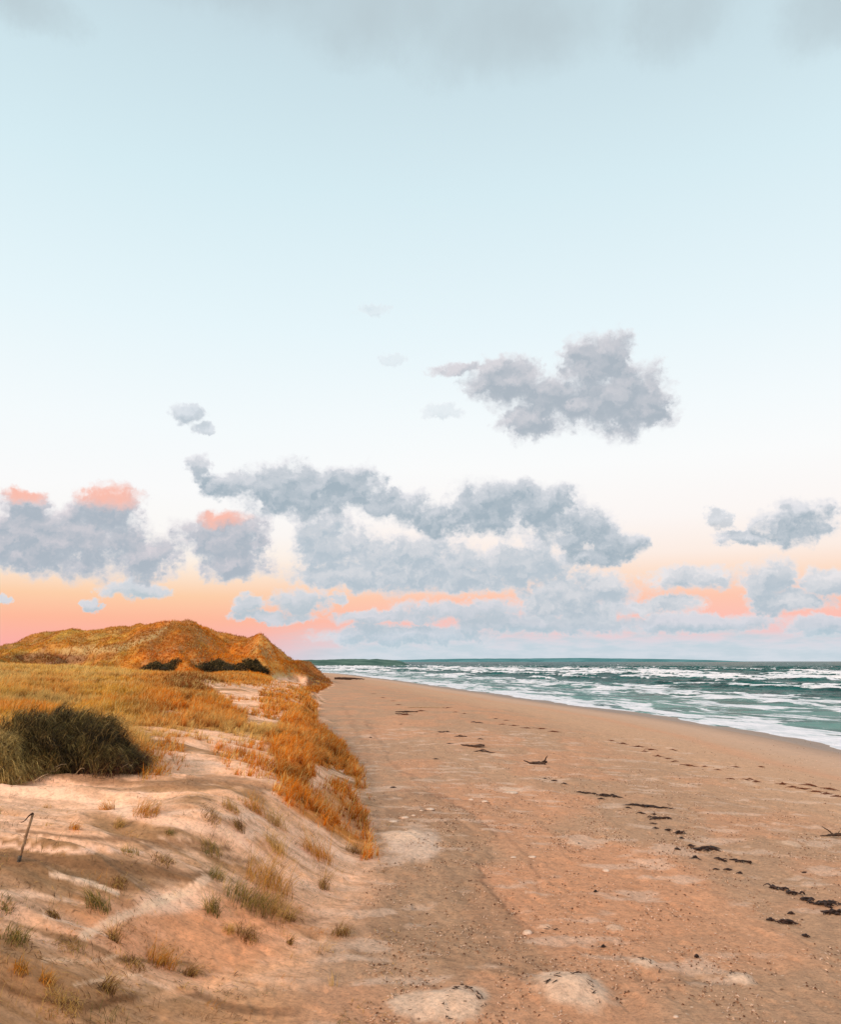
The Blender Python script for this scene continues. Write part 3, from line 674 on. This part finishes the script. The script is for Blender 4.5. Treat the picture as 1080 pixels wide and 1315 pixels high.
M_base = simple_mat('damp_grey_wood', lin(66,58,52), lin(104,92,82), 30)
M_stone = simple_mat('pale_stone', lin(186,150,126), lin(220,192,172), 6, .9)
M_twig = simple_mat('bleached_twig', lin(150,120,92), lin(196,168,136), 12)
def tube(pts, rads, sides=6, flat=1.0, jit=.0):
    pts = np.asarray(pts, float); n_ = len(pts); rads = np.broadcast_to(np.asarray(rads, float), (n_,))
    tg = np.gradient(pts, axis=0); tg /= np.linalg.norm(tg, axis=1)[:, None]+1e-9
    up = np.tile([0, 0, 1.], (n_, 1)); sd_ = np.cross(tg, up); ln = np.linalg.norm(sd_, axis=1)
    sd_ = np.where((ln < .15)[:, None], np.array([1., 0, 0]), sd_/(ln[:, None]+1e-9)); up = np.cross(sd_, tg)
    a = np.arange(sides)/sides*2*np.pi
    rj = rads[:, None]*(1+jit*(rng.random((n_, sides))-.5))
    V = pts[:, None]+sd_[:, None]*(np.cos(a)[None, :, None]*rj[..., None])+up[:, None]*(np.sin(a)[None, :, None]*rj[..., None]*flat)
    Fq = grid_faces(n_, sides, True)
    V = V.reshape(-1, 3); V = np.concatenate([V, pts[:1], pts[-1:]]); o = n_*sides
    k = np.arange(sides); t1 = np.stack([np.full(sides, o), (k+1) % sides, k], 1); b_ = (n_-1)*sides; t2 = np.stack([np.full(sides, o+1), b_+k, b_+(k+1) % sides], 1)
    return V, [Fq, np.concatenate([t1, t2])], V*0
def build(name, tubes, mat, loc=None, parent=None):
    co, fc, _ = merge(tubes); o = mesh_obj(name, co, fc, mat, parent)
    if loc is not None: o.location = loc
    return o
def empty(name, loc):
    o = bpy.data.objects.new(name, None); C.objects.link(o); o.location = loc; o.empty_display_size = .2; return o
def size_at(p): return np.linalg.norm(p-EYE)/F
def dep_sin(p): return max(.02, (EYE[2]-p[2])/np.linalg.norm(p-EYE))

# --- wooden stake
p = ground(23, 1109); k = size_at(p)
st_ = empty('wooden_stake', p); tag(st_, 'leaning weathered wooden stake with a bent rusty hook, upright in the sand at the left', 'stake')
h_ = 50*k; lean = 11*k
ax = np.array([[0, 0, -.15], [0, 0, 0], [lean*.3, .01, h_*.33], [lean*.66, .0, h_*.68], [lean, .01, h_*1.0]])
build('shaft', [tube(ax[1:]+np.array([[lean*.16, 0, h_*.16], [0]*3, [0]*3, [0]*3]), [1.9*k, 1.9*k, 1.8*k, 1.6*k], 7, .8, .15)], M_wood, parent=st_)
build('foot', [tube([ax[0], ax[1], [lean*.1, 0, h_*.1], [lean*.17, 0, h_*.17]], [2.4*k, 2.5*k, 2.4*k, 2.1*k], 8, .9, .1)], M_base, parent=st_)
build('hook', [tube([[lean*1.08, 0, h_*1.01], [lean*1.0, -.01, h_*1.02], [lean*.72, -.03, h_*.97], [lean*.42, -.04, h_*.88], [lean*.15, -.04, h_*.845], [-lean*.12, -.03, h_*.85]], [1.2*k, 1.8*k, 1.3*k, .9*k, .8*k, .3*k], 6, .6, .2)], M_dark, parent=st_)

# --- seaweed
def weed(px, py, wpx, hpx, label=None, group=None, mat=None, n_=None, name='seaweed_clump', tilt=.0, cat='seaweed'):
    p = ground(px, py); k = size_at(p); W_ = wpx*k/2*1.12; D_ = hpx*k/dep_sin(p)/2*1.5
    tb = []; n_ = n_ or max(5, int(wpx*.55))
    lump = 1.0 if wpx > 12 else .6
    for i in range(n_):
        a = rng.uniform(0, 2*np.pi); q = rng.random()**.6
        cx, cy = W_*q*math.cos(a)*.8, D_*q*math.sin(a)*.8+W_*q*math.cos(a)*tilt
        if i == 0: cx = cy = 0.
        elif n_ <= 5: cx, cy = rng.normal(0, .05)*W_, 0.
        else: cx, cy = (lambda u_: (u_*W_*.75, u_*W_*.75*tilt+rng.normal(0, .11)*D_))(rng.uniform(-1, 1))
        L = W_*.9 if i == 0 else rng.uniform(.3, .6)*W_*(1 if i > n_*.3 else .5); th = math.atan2(tilt, 1) if i == 0 else rng.normal(-.15, .5+.3*(hpx > 6))+math.pi*(rng.random() < .5)
        t_ = np.linspace(-.5, .5, 7); bend_ = rng.normal(0, .8)*(i > 0)
        xx = cx+np.cos(th+bend_*t_)*L*t_*2; yy = cy+np.sin(th+bend_*t_)*L*t_*2
        up_ = .9*(1-q)*rng.uniform(.03, .10)*(1.0 if wpx > 13 else .35)+.016
        zz = up_*(1-(2*t_)**2*.8)+.004+.01*rng.random(7)
        zz = zz+height(xx+p[0], yy+p[1])-p[2]
        r_ = rng.uniform(.024, .056)*(.7+.02*k*1000/20)*np.array([.35, .8, 1, 1.1, 1, .7, .25])
        tb.append(tube(np.stack([xx, yy, zz], 1), r_, 5, .55, .5))
    o = build(name, tb, mat or M_weed, p); tag(o, label, cat, group); return o
for a in (
    (751,1018,14,4,'small black seaweed clump at the upper left end of the broken weed line'),
    (763,1020,9,3,'tiny black seaweed knot between two larger clumps at the head of the weed line'),
    (783,1022,24,4,'long flat black seaweed strip near the head of the weed line'),
    (772,1026,9,3,'thin black weed scrap just below the long flat seaweed strip'),
    (807,1037,8,3,'short dark weed scrap left of the pointed seaweed pile'),
    (832,1036,42,6,'pointed black seaweed pile with a thin tail trailing to its left'),
    (824,1045,10,3,'narrow slanting weed piece below the thin tail of the pointed pile'),
    (846,1051,26,6,'wide black seaweed clump below the pointed pile'),
    (840,1046,8,4,'small round black weed lump on top of the wide clump'),
    (839,1058,10,3,'little black weed scrap under the wide clump'),
    (872,1070,14,4,'slanting black weed piece alone between the wide clump and the big tangle'),
    (905,1091,32,12,'big ragged black seaweed tangle right of the middle of the beach'),
    (925,1104,14,4,'thin dark weed tail trailing below the big ragged tangle'),
    (954,1108,18,8,'compact black seaweed clump with a pale gap, right of the big tangle'),
    (999,1141,20,8,'black seaweed clump at the upper left of the chain near the right edge'),
    (1020,1149,16,8,'black seaweed clump second in the chain near the right edge'),
    (1036,1156,14,6,'small black seaweed clump in the middle of the right-hand chain'),
    (1055,1162,24,9,'largest thick black seaweed heap of the right-hand chain'),
    (1070,1160,12,8,'curled black seaweed loop beside the thick heap at the right edge'),
    (1072,1174,22,5,'flat black seaweed strip below the thick heap, cut by the right edge'),
    (1016,1173,8,4,'lone round weed knot below the right-hand chain'),
    (1013,1187,22,6,'slanting ragged dark weed piece lowest on the right side of the beach'),
    (990,1182,10,3,'faint thin dark weed strip left of the slanting ragged piece'),
    (1035,1203,8,3,'tiny dark weed scrap below the slanting ragged piece'),
    (613,928,16,5,'dark weed clump high on the beach, nearest to the surf'),
    (593,946,14,5,'dark rounded weed clump in the upper middle beach'),
    (621,965,20,5,'loose dark weed scraps below the flat dark log'),
    (637,923,6,3,'tiny dark weed scrap right of the clump nearest the surf'),
    (569,940,14,3,'thin dark weed line left of the rounded clump'),
    ):
    weed(*a[:5], group='black seaweed clumps on the beach', tilt=-.15)
WR = [(512,905,10,2),(540,913,16,2),(520,918,20,2),(575,909,14,2),(585,914,8,2),(596,916,6,2),(505,900,8,2),(492,896,8,2),(480,891,8,2),(645,930,10,2),(660,932,14,3),(678,935,22,2),(695,936,14,2),(712,940,18,3),(650,925,8,2),
      (785,951,10,3),(800,955,16,3),(820,959,22,3),(836,963,16,2),(845,971,14,3),(858,974,12,3),(828,965,10,2),(866,978,10,2),(885,983,22,3),(905,984,8,2),(922,989,10,3),(865,963,10,2),(945,985,12,2),(938,1000,10,3),(962,1001,16,3),(972,1004,10,3),(978,985,8,2),
      (1005,1007,18,3),(1018,1011,16,4),(1032,1013,18,3),(1048,1017,20,4),(1062,1020,14,3),(1076,1023,16,4),(1040,1009,24,2),(1066,1014,20,2)]
def ordinal(i, n_):
    w_ = 'first second third fourth fifth sixth seventh eighth ninth tenth eleventh twelfth thirteenth fourteenth fifteenth sixteenth seventeenth eighteenth nineteenth twentieth'.split()
    return w_[i]+' from the left' if i < (n_+1)//2 else w_[n_-1-i]+' from the right'
for i_, a in enumerate(sorted(WR)):
    weed(*a, label='thin brown weed scrap in the wrack line near the surf, '+ordinal(i_, len(WR)), group='brown scraps of the upper wrack line', mat=M_wrack, name='seaweed_scrap', n_=5, cat='seaweed scrap', tilt=-.1)
bits = [(875,1077,8,2),(858,1066,8,2),(888,1086,10,2),(893,1103,14,2),(935,1118,10,2),(950,1122,8,2),(920,1117,8,2),(842,1064,8,2),(712,1003,8,2),(725,1007,8,2),(700,1000,6,2),(600,957,8,2),(617,949,8,2),(515,930,6,3),(476,947,4,6),(560,975,8,2),(578,955,10,2),(445,1040,6,5),(505,1012,8,2),(870,1091,7,2),(1033,1120,6,2),(895,1230,5,2),(775,1216,6,2),(765,1146,5,3)]
for i_, a in enumerate(sorted(bits)):
    weed(*a, label='small dark loose scrap of weed on the rough middle beach, '+ordinal(i_, len(bits)), group='loose dark scraps on the middle beach', name='seaweed_scrap', n_=4, cat='seaweed scrap')

# --- driftwood
def wood(px, py, lines, label, mat=M_drift, name='driftwood', cat='driftwood', sides=7, group='driftwood on the beach'):
    """lines: list of (points in photo-pixel units right/up/back, radii in the same units)"""
    p = ground(px, py); k = size_at(p); tb = []
    for pts, rd in lines:
        pts = np.array(pts, float); t_ = np.linspace(0, 1, len(pts)); T = np.linspace(0, 1, 4*len(pts))
        q = np.stack([np.interp(T, t_, pts[:, 0]), np.interp(T, t_, pts[:, 2]), np.interp(T, t_, pts[:, 1])], 1)*k
        q = q+(rng.random(q.shape)-.5)*k*.5
        tb.append(tube(q, np.interp(T, np.linspace(0, 1, len(rd)), rd)*k, sides, .85, .35))
    o = build(name, tb, mat, p); tag(o, label, cat, group); return o
wood(690, 981, [([(-16,4,4),(-9,1,2),(0,1,0),(8,1.5,0),(12,3,0)], (.5,1.3,2.4,2.2,1.2)), ([(5,1.5,0),(9,4,-1),(11,8,-1),(13,10,-1)], (1.6,1.2,.8,.3)), ([(-3,1,-2),(4,1,-6),(9,.5,-8)], (1.6,1.8,.8))], 'dark forked driftwood branch with one prong sticking up')
wood(608, 959, [([(-15,2,6),(-6,1.2,3),(3,1,0),(13,1.5,-4)], (.7,1.2,1.6,.8)), ([(2,1,2),(9,2,2),(14,2,0)], (1.2,1.8,.6))], 'flat dark driftwood log in the upper middle beach')
wood(545, 909, [([(-25,1,-2),(-8,1.2,0),(8,1,1),(25,1,-1)], (.4,.7,.7,.4))], 'long thin pale log lying far up the beach', M_twig)
wood(522, 915, [([(-14,1,0),(0,1.5,0),(14,1,0)], (.5,1.2,.5))], 'short dark log below the long thin one far up the beach')
wood(518, 917, [([(-10,1,-3),(6,1,-6)], (.5,.7))], 'thin dark stick just below the short dark log')
wood(1072, 1074, [([(-16,1,0),(-4,1.6,0),(4,2,0),(16,2,0)], (.4,1.2,2.3,.9)), ([(-1,2,0),(-7,7,1),(-12,10,2)], (1.0,.7,.3)), ([(0,2,-3),(-10,2,-5)], (1.,.3)), ([(3,2,0),(6,6,0)], (.8,.2))], 'dark twiggy driftwood with thin prongs at the right edge')
wood(452, 873, [([(-22,2,0),(-8,2,0),(6,1.5,0),(16,1,0)], (1.6,2.0,1.2,.4))], 'dark washed-up log at the foot of the far hill')

# --- pale stones and twigs
def stone(px, py, wpx, hpx, label, group='pale stones on the sand'):
    p = ground(px, py); k = size_at(p)
    nu, nv = 14, 9; th = np.linspace(0, 2*np.pi, nu, endpoint=False); fv = np.linspace(.02, np.pi/2*1.25, nv)
    T, V_ = np.meshgrid(th, fv); s_ = rng.integers(1, 999)
    x = np.sin(V_)*np.cos(T); y = np.sin(V_)*np.sin(T); z = np.cos(V_)
    m_ = 1+.5*(fbm(x*1.6+z+s_, y*1.6-z, s_, 3)-.5)
    co = np.stack([(x*m_*wpx*k/2).ravel(), (y*m_*wpx*k/2*.8).ravel(), (z*m_*hpx*k*.5).ravel()], 1)
    co = np.concatenate([co, [[0, 0, hpx*k*.5]]]); f1 = grid_faces(nv, nu, True); kk = np.arange(nu)
    o = mesh_obj('stone', co, [f1[:, ::-1], np.stack([np.full(nu, nv*nu), kk, (kk+1) % nu], 1)], M_stone); o.location = p
    tag(o, label, 'stone', group)
for a in ((504,1055,12,3,'long pale stone at the lower left of the little row on the damp sand'),(520,1050,10,4,'bright pale stone in the middle of the little row on the damp sand'),(541,1041,5,2,'small pale stone at the upper right end of the little row'),(531,1047,5,2,'tiny pale stone next to the middle stone of the little row'),
          (552,1039,12,3,'flat pale stone just beyond the little row'),(677,1198,11,7,'single chalky white stone at the edge of the damp channel'),(866,1290,0,0,''),(622,1029,9,3,'pale stone below the pale bank in the middle beach'),(655,1018,18,4,'wide flat pale stone in the middle beach'),
          (659,1101,7,2,'pale pebble on the orange sand right of the channel'),(684,1100,10,3,'longer pale pebble on the orange sand right of the channel'),(868,1305,6,3,'lone white pebble near the bottom edge'),(605,1027,7,3,'pale pebble left of the pale stone in the middle beach'),(778,1118,8,4,'small pale stone with a dark rim on the right middle beach')):
    if a[2]: stone(*a)
def twigs(px, py, r_, n_, label, arc=(0, 6.28), name='twig_ring', cat='twigs', group='twigs round the sand mounds'):
    p = ground(px, py, True); k = size_at(p); root = empty(name, p)
    for i in range(n_):
        a = rng.uniform(*arc); rad_ = r_*k*rng.uniform(.8, 1.1); x0 = math.cos(a)*rad_; y0 = math.sin(a)*rad_*1.8
        L = r_*k*rng.uniform(.12, .32); th = a+math.pi/2+rng.normal(0, .6); t_ = np.linspace(-.5, .5, 4)
        xx = x0+np.cos(th)*L*t_; yy = y0+np.sin(th)*L*t_; zz = height(xx+p[0], yy+p[1])-p[2]+.008+rng.random()*.02+.02*(t_+.5)*rng.random()
        build('twig', [tube(np.stack([xx, yy, zz], 1), np.array([.3, 1, .8, .3])*rng.uniform(.005, .011), 5, .8, .4)], M_drift, parent=root)
    tag(root, label, cat, group)
twigs(738,1283,28,22,'arc of dark twigs on the far rim of the biggest pale sand mound', (-.2, 2.6))
twigs(597,1293,22,36,'ring of dark twigs and roots on the sand mound cut by the bottom edge', (0, 4.2))
twigs(832,1250,15,12,'few dark twigs on the rim of the round pale mound right of the biggest one', (-.2, 1.8))
twigs(954,1264,14,12,'thin dark twigs over the small pale mound at the lower right', (0, 3.1))
twigs(712,1204,14,12,'scatter of dark twigs round the tiny mound above the round pale one', (0, 3.3))
twigs(742,1088,9,6,'short dark twigs on the pale drift in the middle beach', (-.3, 1.4))

# --- single tufts on the blown sand
T_or, T_st, T_gr, T_br = lin(230,152,48), lin(226,182,106), lin(128,124,66), lin(138,98,56)
def tuft(px, py, wpx, hpx, col, label, n_=None, lean=(.6, -.1), bend=.9, mixcol=None, lw=.008):
    p = ground(px, py); k = size_at(p); n_ = n_ or int(26+wpx*5.0)
    rx_ = wpx*k*.42; a = rng.uniform(0, 2*np.pi, n_); q = rng.random(n_)**.7
    x = np.cos(a)*q*rx_; y = np.sin(a)*q*rx_*1.0
    z = height(x+p[0], y+p[1])-p[2]-.02
    c_ = np.tile(col, (n_, 1)); m_ = rng.random(n_) < .35; c_[m_] = mixcol if mixcol is not None else T_st
    m_ = rng.random(n_) < .15; c_[m_] = T_br; c_ = c_*rng.uniform(.7, 1.2, n_)[:, None]
    dx = lean[0]+rng.normal(0, .7, n_); dy = lean[1]+rng.normal(0, .7, n_); l_ = np.hypot(dx, dy)+1e-6
    co, fc, cl = blades(np.stack([x, y, z], 1), hpx*k*1.15*rng.uniform(.5, 1.25, n_), lw*rng.uniform(.6, 1.3, n_), dx/l_, dy/l_, np.abs(rng.normal(bend, .5, n_)), np.clip(c_, 0, .95), 4)
    o = mesh_obj('grass_tuft', co, fc, M_grass, attrs={'Col': cl}); o.location = p
    tag(o, label, 'grass tuft', 'grass tufts on the blown sand')
for a in (
    (186,1048,36,20,T_or,'bright orange grass tuft alone on the pale sand below the dark bush'),
    (137,1042,22,15,T_or,'smaller orange tuft just left of the bright orange one'),
    (95,1066,14,12,T_or,'tiny orange tuft right of the wooden stake'),
    (152,1062,14,13,T_st,'pale straw tuft below the bright orange one'),
    (167,1097,26,9,T_gr,'low dark green tuft in the middle of the brown sand band'),
    (272,1095,30,14,T_gr,'low green tuft on the sand left of the largest grass mass'),
    (210,1108,34,11,T_br,'flattened brown tuft right of the low dark green one'),
    (270,1051,30,11,T_br,'brown bent tuft on its own small orange mound'),
    (296,1040,26,16,T_st,'straw tuft at the left of the row below the dune grass'),
    (328,1042,34,22,T_or,'taller orange-straw tuft at the right of the row below the dune grass'),
    (308,1066,16,20,T_br,'narrow upright brown tuft below the row'),
    (345,1140,66,42,lin(228,160,64),'biggest foreground grass tuft, golden orange and shaggy'),
    (318,1162,70,26,T_gr,'spreading olive-green lower skirt in front of the biggest tuft'),
    (352,1172,60,22,T_st,'straw coloured sprawl at the right foot of the biggest tuft'),
    (272,1172,24,24,T_gr,'dull green tuft at the left foot of the biggest tuft'),
    (356,1092,34,22,T_st,'straw tuft directly behind the biggest tuft'),
    (408,1100,44,30,T_or,'upright orange tuft near the edge of the dune, right of the biggest tuft'),
    (126,1166,34,22,T_gr,'ragged green and straw tuft left of the smooth sand hollow'),
    (152,1139,24,12,T_br,'flattened brown grass pieces above the ragged green tuft'),
    (278,1128,24,14,T_gr,'small grey-green tuft above the sprawling skirt'),
    (20,1206,34,18,T_gr,'olive-yellow tuft at the left edge of the picture'),
    (26,1250,18,16,T_or,'small golden tuft near the lower left corner'),
    (60,1265,20,14,T_or,'golden tuft leaning over in the lower left corner'),
    (207,1240,40,20,T_or,'yellow grass clump lying over at the lower edge of the hollow'),
    (170,1240,34,10,T_br,'flat brown grass mat left of the yellow clump'),
    (243,1252,20,18,T_br,'few upright brown stalks right of the yellow clump'),
    (145,1210,18,22,T_br,'thin twiggy stalks at the left rim of the smooth hollow'),
    (318,1204,28,20,T_br,'brown withered tuft on the open sand below the biggest tuft'),
    (293,1196,18,12,T_st,'faint straw tuft left of the brown withered one'),
    (370,1180,20,10,T_br,'sparse brown stalks right below the straw sprawl'),
    (438,1200,26,18,T_br,'curly brown clump on the sand ridge at the dune foot'),
    (372,1212,10,14,T_br,'single brown sprig on the sand between the withered tuft and the ridge'),
    (70,1180,16,14,T_br,'small brown sprig left of the ragged green tuft'),
    (5,1166,22,12,T_gr,'grey-green tuft cut by the left edge'),
    (88,1215,30,8,T_st,'low straw mat above the lower left corner'),
    (138,1275,16,22,T_br,'stiff brown stalks near the bottom left'),
    (80,1292,50,12,T_st,'flattened dry straw pile at the bottom left'),
    (218,1072,12,7,T_gr,'tiny green sprig between the brown band and the orange mound'),
    (60,1040,14,5,T_st,'tiny pale sprig above the wooden stake'),
    (415,1140,16,30,T_br,'line of thin brown stalks at the dune foot'),
    (355,1060,30,20,T_st,'straw tuft at the left margin of the orange slope'),
    (455,1095,26,16,T_br,'dark brown roots and stalks under the tip of the orange slope')):
    tuft(*a[:6], bend=1.5 if a[4] is T_br or a[3] < 13 else 1.2, lean=(rng.normal(.4, .7), rng.normal(-.2, .4)))

# --- dark shrub and low hill shrubs
def shrub(px, py, wpx, hpx, label, n_, dark=True, name='shrub', group=None, lean=.9, leaf=.30, lw=.013, depth=.7, stems=9, straw_=0.):
    p = ground(px, py); k = size_at(p); rx_, ry_, rz_ = wpx*k/2, wpx*k/2*depth, hpx*k
    root = empty(name, p); tag(root, label, 'shrub', group)
    a = rng.uniform(0, 2*np.pi, n_); ct = rng.random(n_)**.8; stt = np.sqrt(1-ct*ct); q = rng.uniform(.6, 1.0, n_)
    bx, by, bz = np.cos(a)*stt, np.sin(a)*stt, ct
    lm = .50+.85*fbm(bx*2.6+bz+3, by*2.6-bz*1.9, int(px), 4)+.25*(fbm(bx*9, bz*9+by*4, int(px)+3, 3)-.5)
    x, y, z = bx*rx_*q*lm, by*ry_*q*lm, bz*rz_*q*lm*.92
    z = z*np.where(bx > -.4, 1-.42*(bx+.4), 1)+height(x+p[0], y+p[1], False)-p[2]
    t1 = fbm(x/k/34+5, (z/k+x/k*.55)/9, 201, 4)
    c_ = np.tile(G_DARK, (n_, 1)); c_ = mixc(c_, lin(150,128,74), sst(t1, .46, .58)*(rng.random(n_) < .6)*(.9 if dark else .3))
    c_ = mixc(c_, lin(84,46,32), sst(bx-bz*.8, .1, .6)*(rng.random(n_) < .55))
    m_ = rng.random(n_) < .13; c_[m_] = lin(176,142,88)
    c_ = mixc(c_, G_STRAW*.95, np.maximum(sst(-bx, .45, .95)*.8, straw_)*(rng.random(n_) < .7)*(1.0 if dark else .2))
    c_ = c_*rng.uniform(.6, 1.3, n_)[:, None]
    dx = lean+bx*.5+rng.normal(0, .45, n_); dy = by*.6+rng.normal(0, .45, n_); l_ = np.hypot(dx, dy)
    co, fc, cl = blades(np.stack([x, y, z], 1), leaf*rng.uniform(.5, 1.3, n_), lw*rng.uniform(.6, 1.4, n_), dx/l_, dy/l_, np.clip(rng.normal(1.75, .5, n_), .2, 3), np.clip(c_, 0, .9), 3)
    mesh_obj('foliage', co, fc, M_shrub, root, attrs={'Col': cl})
    # woody inner mass the leaves grow from
    nu, nv = 48, 20; th = np.linspace(0, 2*np.pi, nu, endpoint=False); fv = np.linspace(.02, np.pi/2*1.15, nv); T, V_ = np.meshgrid(th, fv)
    X = np.sin(V_)*np.cos(T); Y = np.sin(V_)*np.sin(T); Z = np.cos(V_); L_ = (.45+.45*fbm(X*3+Z, Y*3-Z, 77, 4))
    cc_ = np.stack([(X*L_*.8*rx_).ravel(), (Y*L_*ry_).ravel(), (Z*L_*.8*rz_).ravel()], 1); kk = np.arange(nu)
    cc_ = np.concatenate([cc_, [[0, 0, cc_[:nu, 2].max()]]])
    mesh_obj('twig_mass', cc_, [grid_faces(nv, nu, True)[:, ::-1], np.stack([np.full(nu, nv*nu), kk, (kk+1) % nu], 1)], M_twigmass, root)
    for i in range(stems):
        a_ = rng.uniform(-2.6, -.4); x0, y0 = math.cos(a_)*rx_*.75, math.sin(a_)*ry_*.85
        t_ = np.linspace(0, 1, 6); L = leaf*rng.uniform(1., 2.); th_ = rng.normal(0, .8)
        xx = x0+np.cos(th_)*L*t_; yy = y0-abs(np.sin(th_))*L*.3*t_; zz = height(xx+p[0], yy+p[1], False)-p[2]+.04+L*.35*t_+.03*np.sin(t_*7+i)
        build('stem', [tube(np.stack([xx, yy, zz], 1), np.linspace(.016, .005, 6), 5, 1, .2)], M_twig, parent=root)
    return root
M_twigmass = simple_mat('dark_twig_mass', lin(34,28,20), lin(62,50,34), 5, .95, .9, .1)
shrub(84, 990, 184, 78, 'large dark windswept bush at the edge of the sand on the left', 52000, leaf=.38)
shrub(2, 1000, 92, 50, 'smaller olive and straw coloured bush left of the large dark one', 18000, leaf=.40, lean=.6, straw_=.85)
shrub(285, 861, 70, 10, 'long low dark shrub strip at the foot of the hill', 9000, False, 'low_shrub', 'low dark shrubs under the hill', leaf=.6, lw=.09, stems=0)
shrub(327, 862, 36, 13, 'rounded dark shrub at the right under the hill', 6000, False, 'low_shrub', 'low dark shrubs under the hill', leaf=.6, lw=.09, stems=0)
shrub(206, 860, 50, 6, 'narrow dark shrub streak at the left under the hill', 5000, False, 'low_shrub', 'low dark shrubs under the hill', leaf=.5, lw=.08, stems=0)

# --- straw litter on the lower dune and shell grit on the beach: beyond counting
def litter(name, boxes, n_, L0, w0, cols, mat, label):
    P_ = []
    for (x0, y0, x1, y1, share) in boxes:
        m_ = int(n_*share); px = rng.uniform(x0, x1, m_); py = rng.uniform(y0, y1, m_)
        # photo rays onto a mean plane give ordinary world spots
        dz = FW[2]-(py-657.5)/F*UP[2]; dy_ = FW[1]-(py-657.5)/F*UP[1]; zt = 1.0 if x1 < 460 else 0.05
        t_ = (zt-5)/dz; P_.append(np.stack([(px-540)/F*t_, dy_*t_], 1))
    P_ = np.concatenate(P_); keep = rng.random(len(P_)) < sst(fbm(P_[:, 0]*1.3, P_[:, 1]*1.1, 211, 4), .40, .62)
    for (mx, my, mr, mh) in mounds: keep &= np.hypot(P_[:, 0]-mx, P_[:, 1]-my) > mr*1.3
    P_ = P_[keep]; n2_ = len(P_); th = rng.uniform(0, np.pi, n2_); L = L0*rng.uniform(.4, 1.6, n2_)*(1+np.hypot(P_[:, 0], P_[:, 1])*.012); w = w0*rng.uniform(.6, 1.5, n2_)*(1+np.hypot(P_[:, 0], P_[:, 1])*.03)
    z = height(P_[:, 0], P_[:, 1])
    dx, dy = np.cos(th)*L/2, np.sin(th)*L/2; nx_, ny_ = -np.sin(th)*w/2, np.cos(th)*w/2
    z1 = height(P_[:, 0]-dx, P_[:, 1]-dy)+.004; z2 = height(P_[:, 0]+dx, P_[:, 1]+dy)+.004+rng.random(n2_)*L*.2; zm = np.maximum(z, (z1+z2)/2)+w*.5+.006
    a_ = np.stack([P_[:, 0]-dx, P_[:, 1]-dy, z1], 1); b_ = np.stack([P_[:, 0]+dx, P_[:, 1]+dy, z2], 1)
    c1 = np.stack([P_[:, 0]+nx_, P_[:, 1]+ny_, zm-w*.5], 1); c2 = np.stack([P_[:, 0]-nx_, P_[:, 1]-ny_, zm-w*.5], 1); c3 = np.stack([P_[:, 0], P_[:, 1], zm], 1)
    co = np.stack([a_, b_, c1, c2, c3], 1).reshape(-1, 3); bse = (np.arange(n2_)*5)[:, None]
    fc = np.concatenate([bse+np.array([[0, 4, 2]]), bse+np.array([[4, 1, 2]]), bse+np.array([[0, 3, 4]]), bse+np.array([[4, 3, 1]])])
    ci = rng.integers(0, len(cols), n2_); cl = np.repeat(np.array(cols)[ci]*rng.uniform(.7, 1.1, n2_)[:, None], 5, 0)
    o = mesh_obj(name, co, fc, mat, attrs={'Col': cl}, smooth=False); tag(o, label, name.replace('_', ' '), kind='stuff')
litter('straw_litter', [(-60,1150,330,1330,.6),(-60,1060,470,1200,.3),(300,1200,520,1330,.2)], 5000, .09, .005, [T_st, T_br, T_br, lin(84,62,44)], M_grass, 'broken straw and root bits strewn over the lower dune sand')
litter('shell_grit', [(470,1040,1120,1330,.5),(470,930,1120,1100,.35),(560,985,900,1120,.3)], 15000, .04, .016, [lin(236,206,184), lin(226,190,162), lin(232,198,170), lin(120,80,56), lin(176,128,96)], M_grass, 'shell grit and wood crumbs strewn over the upper beach')

# --- wisps of dead grass blown over the dune sand, beyond counting
wp_ = []
for i in range(230):
    px = rng.uniform(-40, 500) if i > 60 else rng.uniform(280, 500); py = rng.uniform(1000, 1320) if i > 60 else rng.uniform(1050, 1240)
    if 165 < px < 330 and 1118 < py < 1235: continue
    if px > 440 and py > 1130: continue
    p = ground(px, py); m_ = rng.integers(3, 22); k = size_at(p)
    R_ = rng.uniform(.05, .35); a = rng.uniform(0, 2*np.pi, m_); q = rng.random(m_)
    x = p[0]+np.cos(a)*q*R_*1.4; y = p[1]+np.sin(a)*q*R_; z = height(x, y)-.01
    base_ = [T_st, T_br, T_br, T_or, T_gr, lin(150,112,70)][rng.integers(0, 6)]
    c_ = np.tile(base_, (m_, 1))*rng.uniform(.7, 1.2, m_)[:, None]
    th = rng.normal(rng.normal(0, .6), .7, m_)
    wp_.append(blades(np.stack([x, y, z], 1), rng.uniform(.08, .24)*rng.uniform(.6, 1.4, m_), np.full(m_, rng.uniform(.004, .008)), np.cos(th), np.sin(th), np.clip(rng.normal(rng.choice([.8, 1.7, 2.1]), .35, m_), .1, 2.4), np.clip(c_, 0, .9), 4))
co, fc, cl = merge(wp_)
tag(mesh_obj('grass_wisps', co, fc, M_grass, attrs={'Col': cl}), 'thin dry grass wisps scattered over the blown sand', 'grass wisps', kind='stuff')
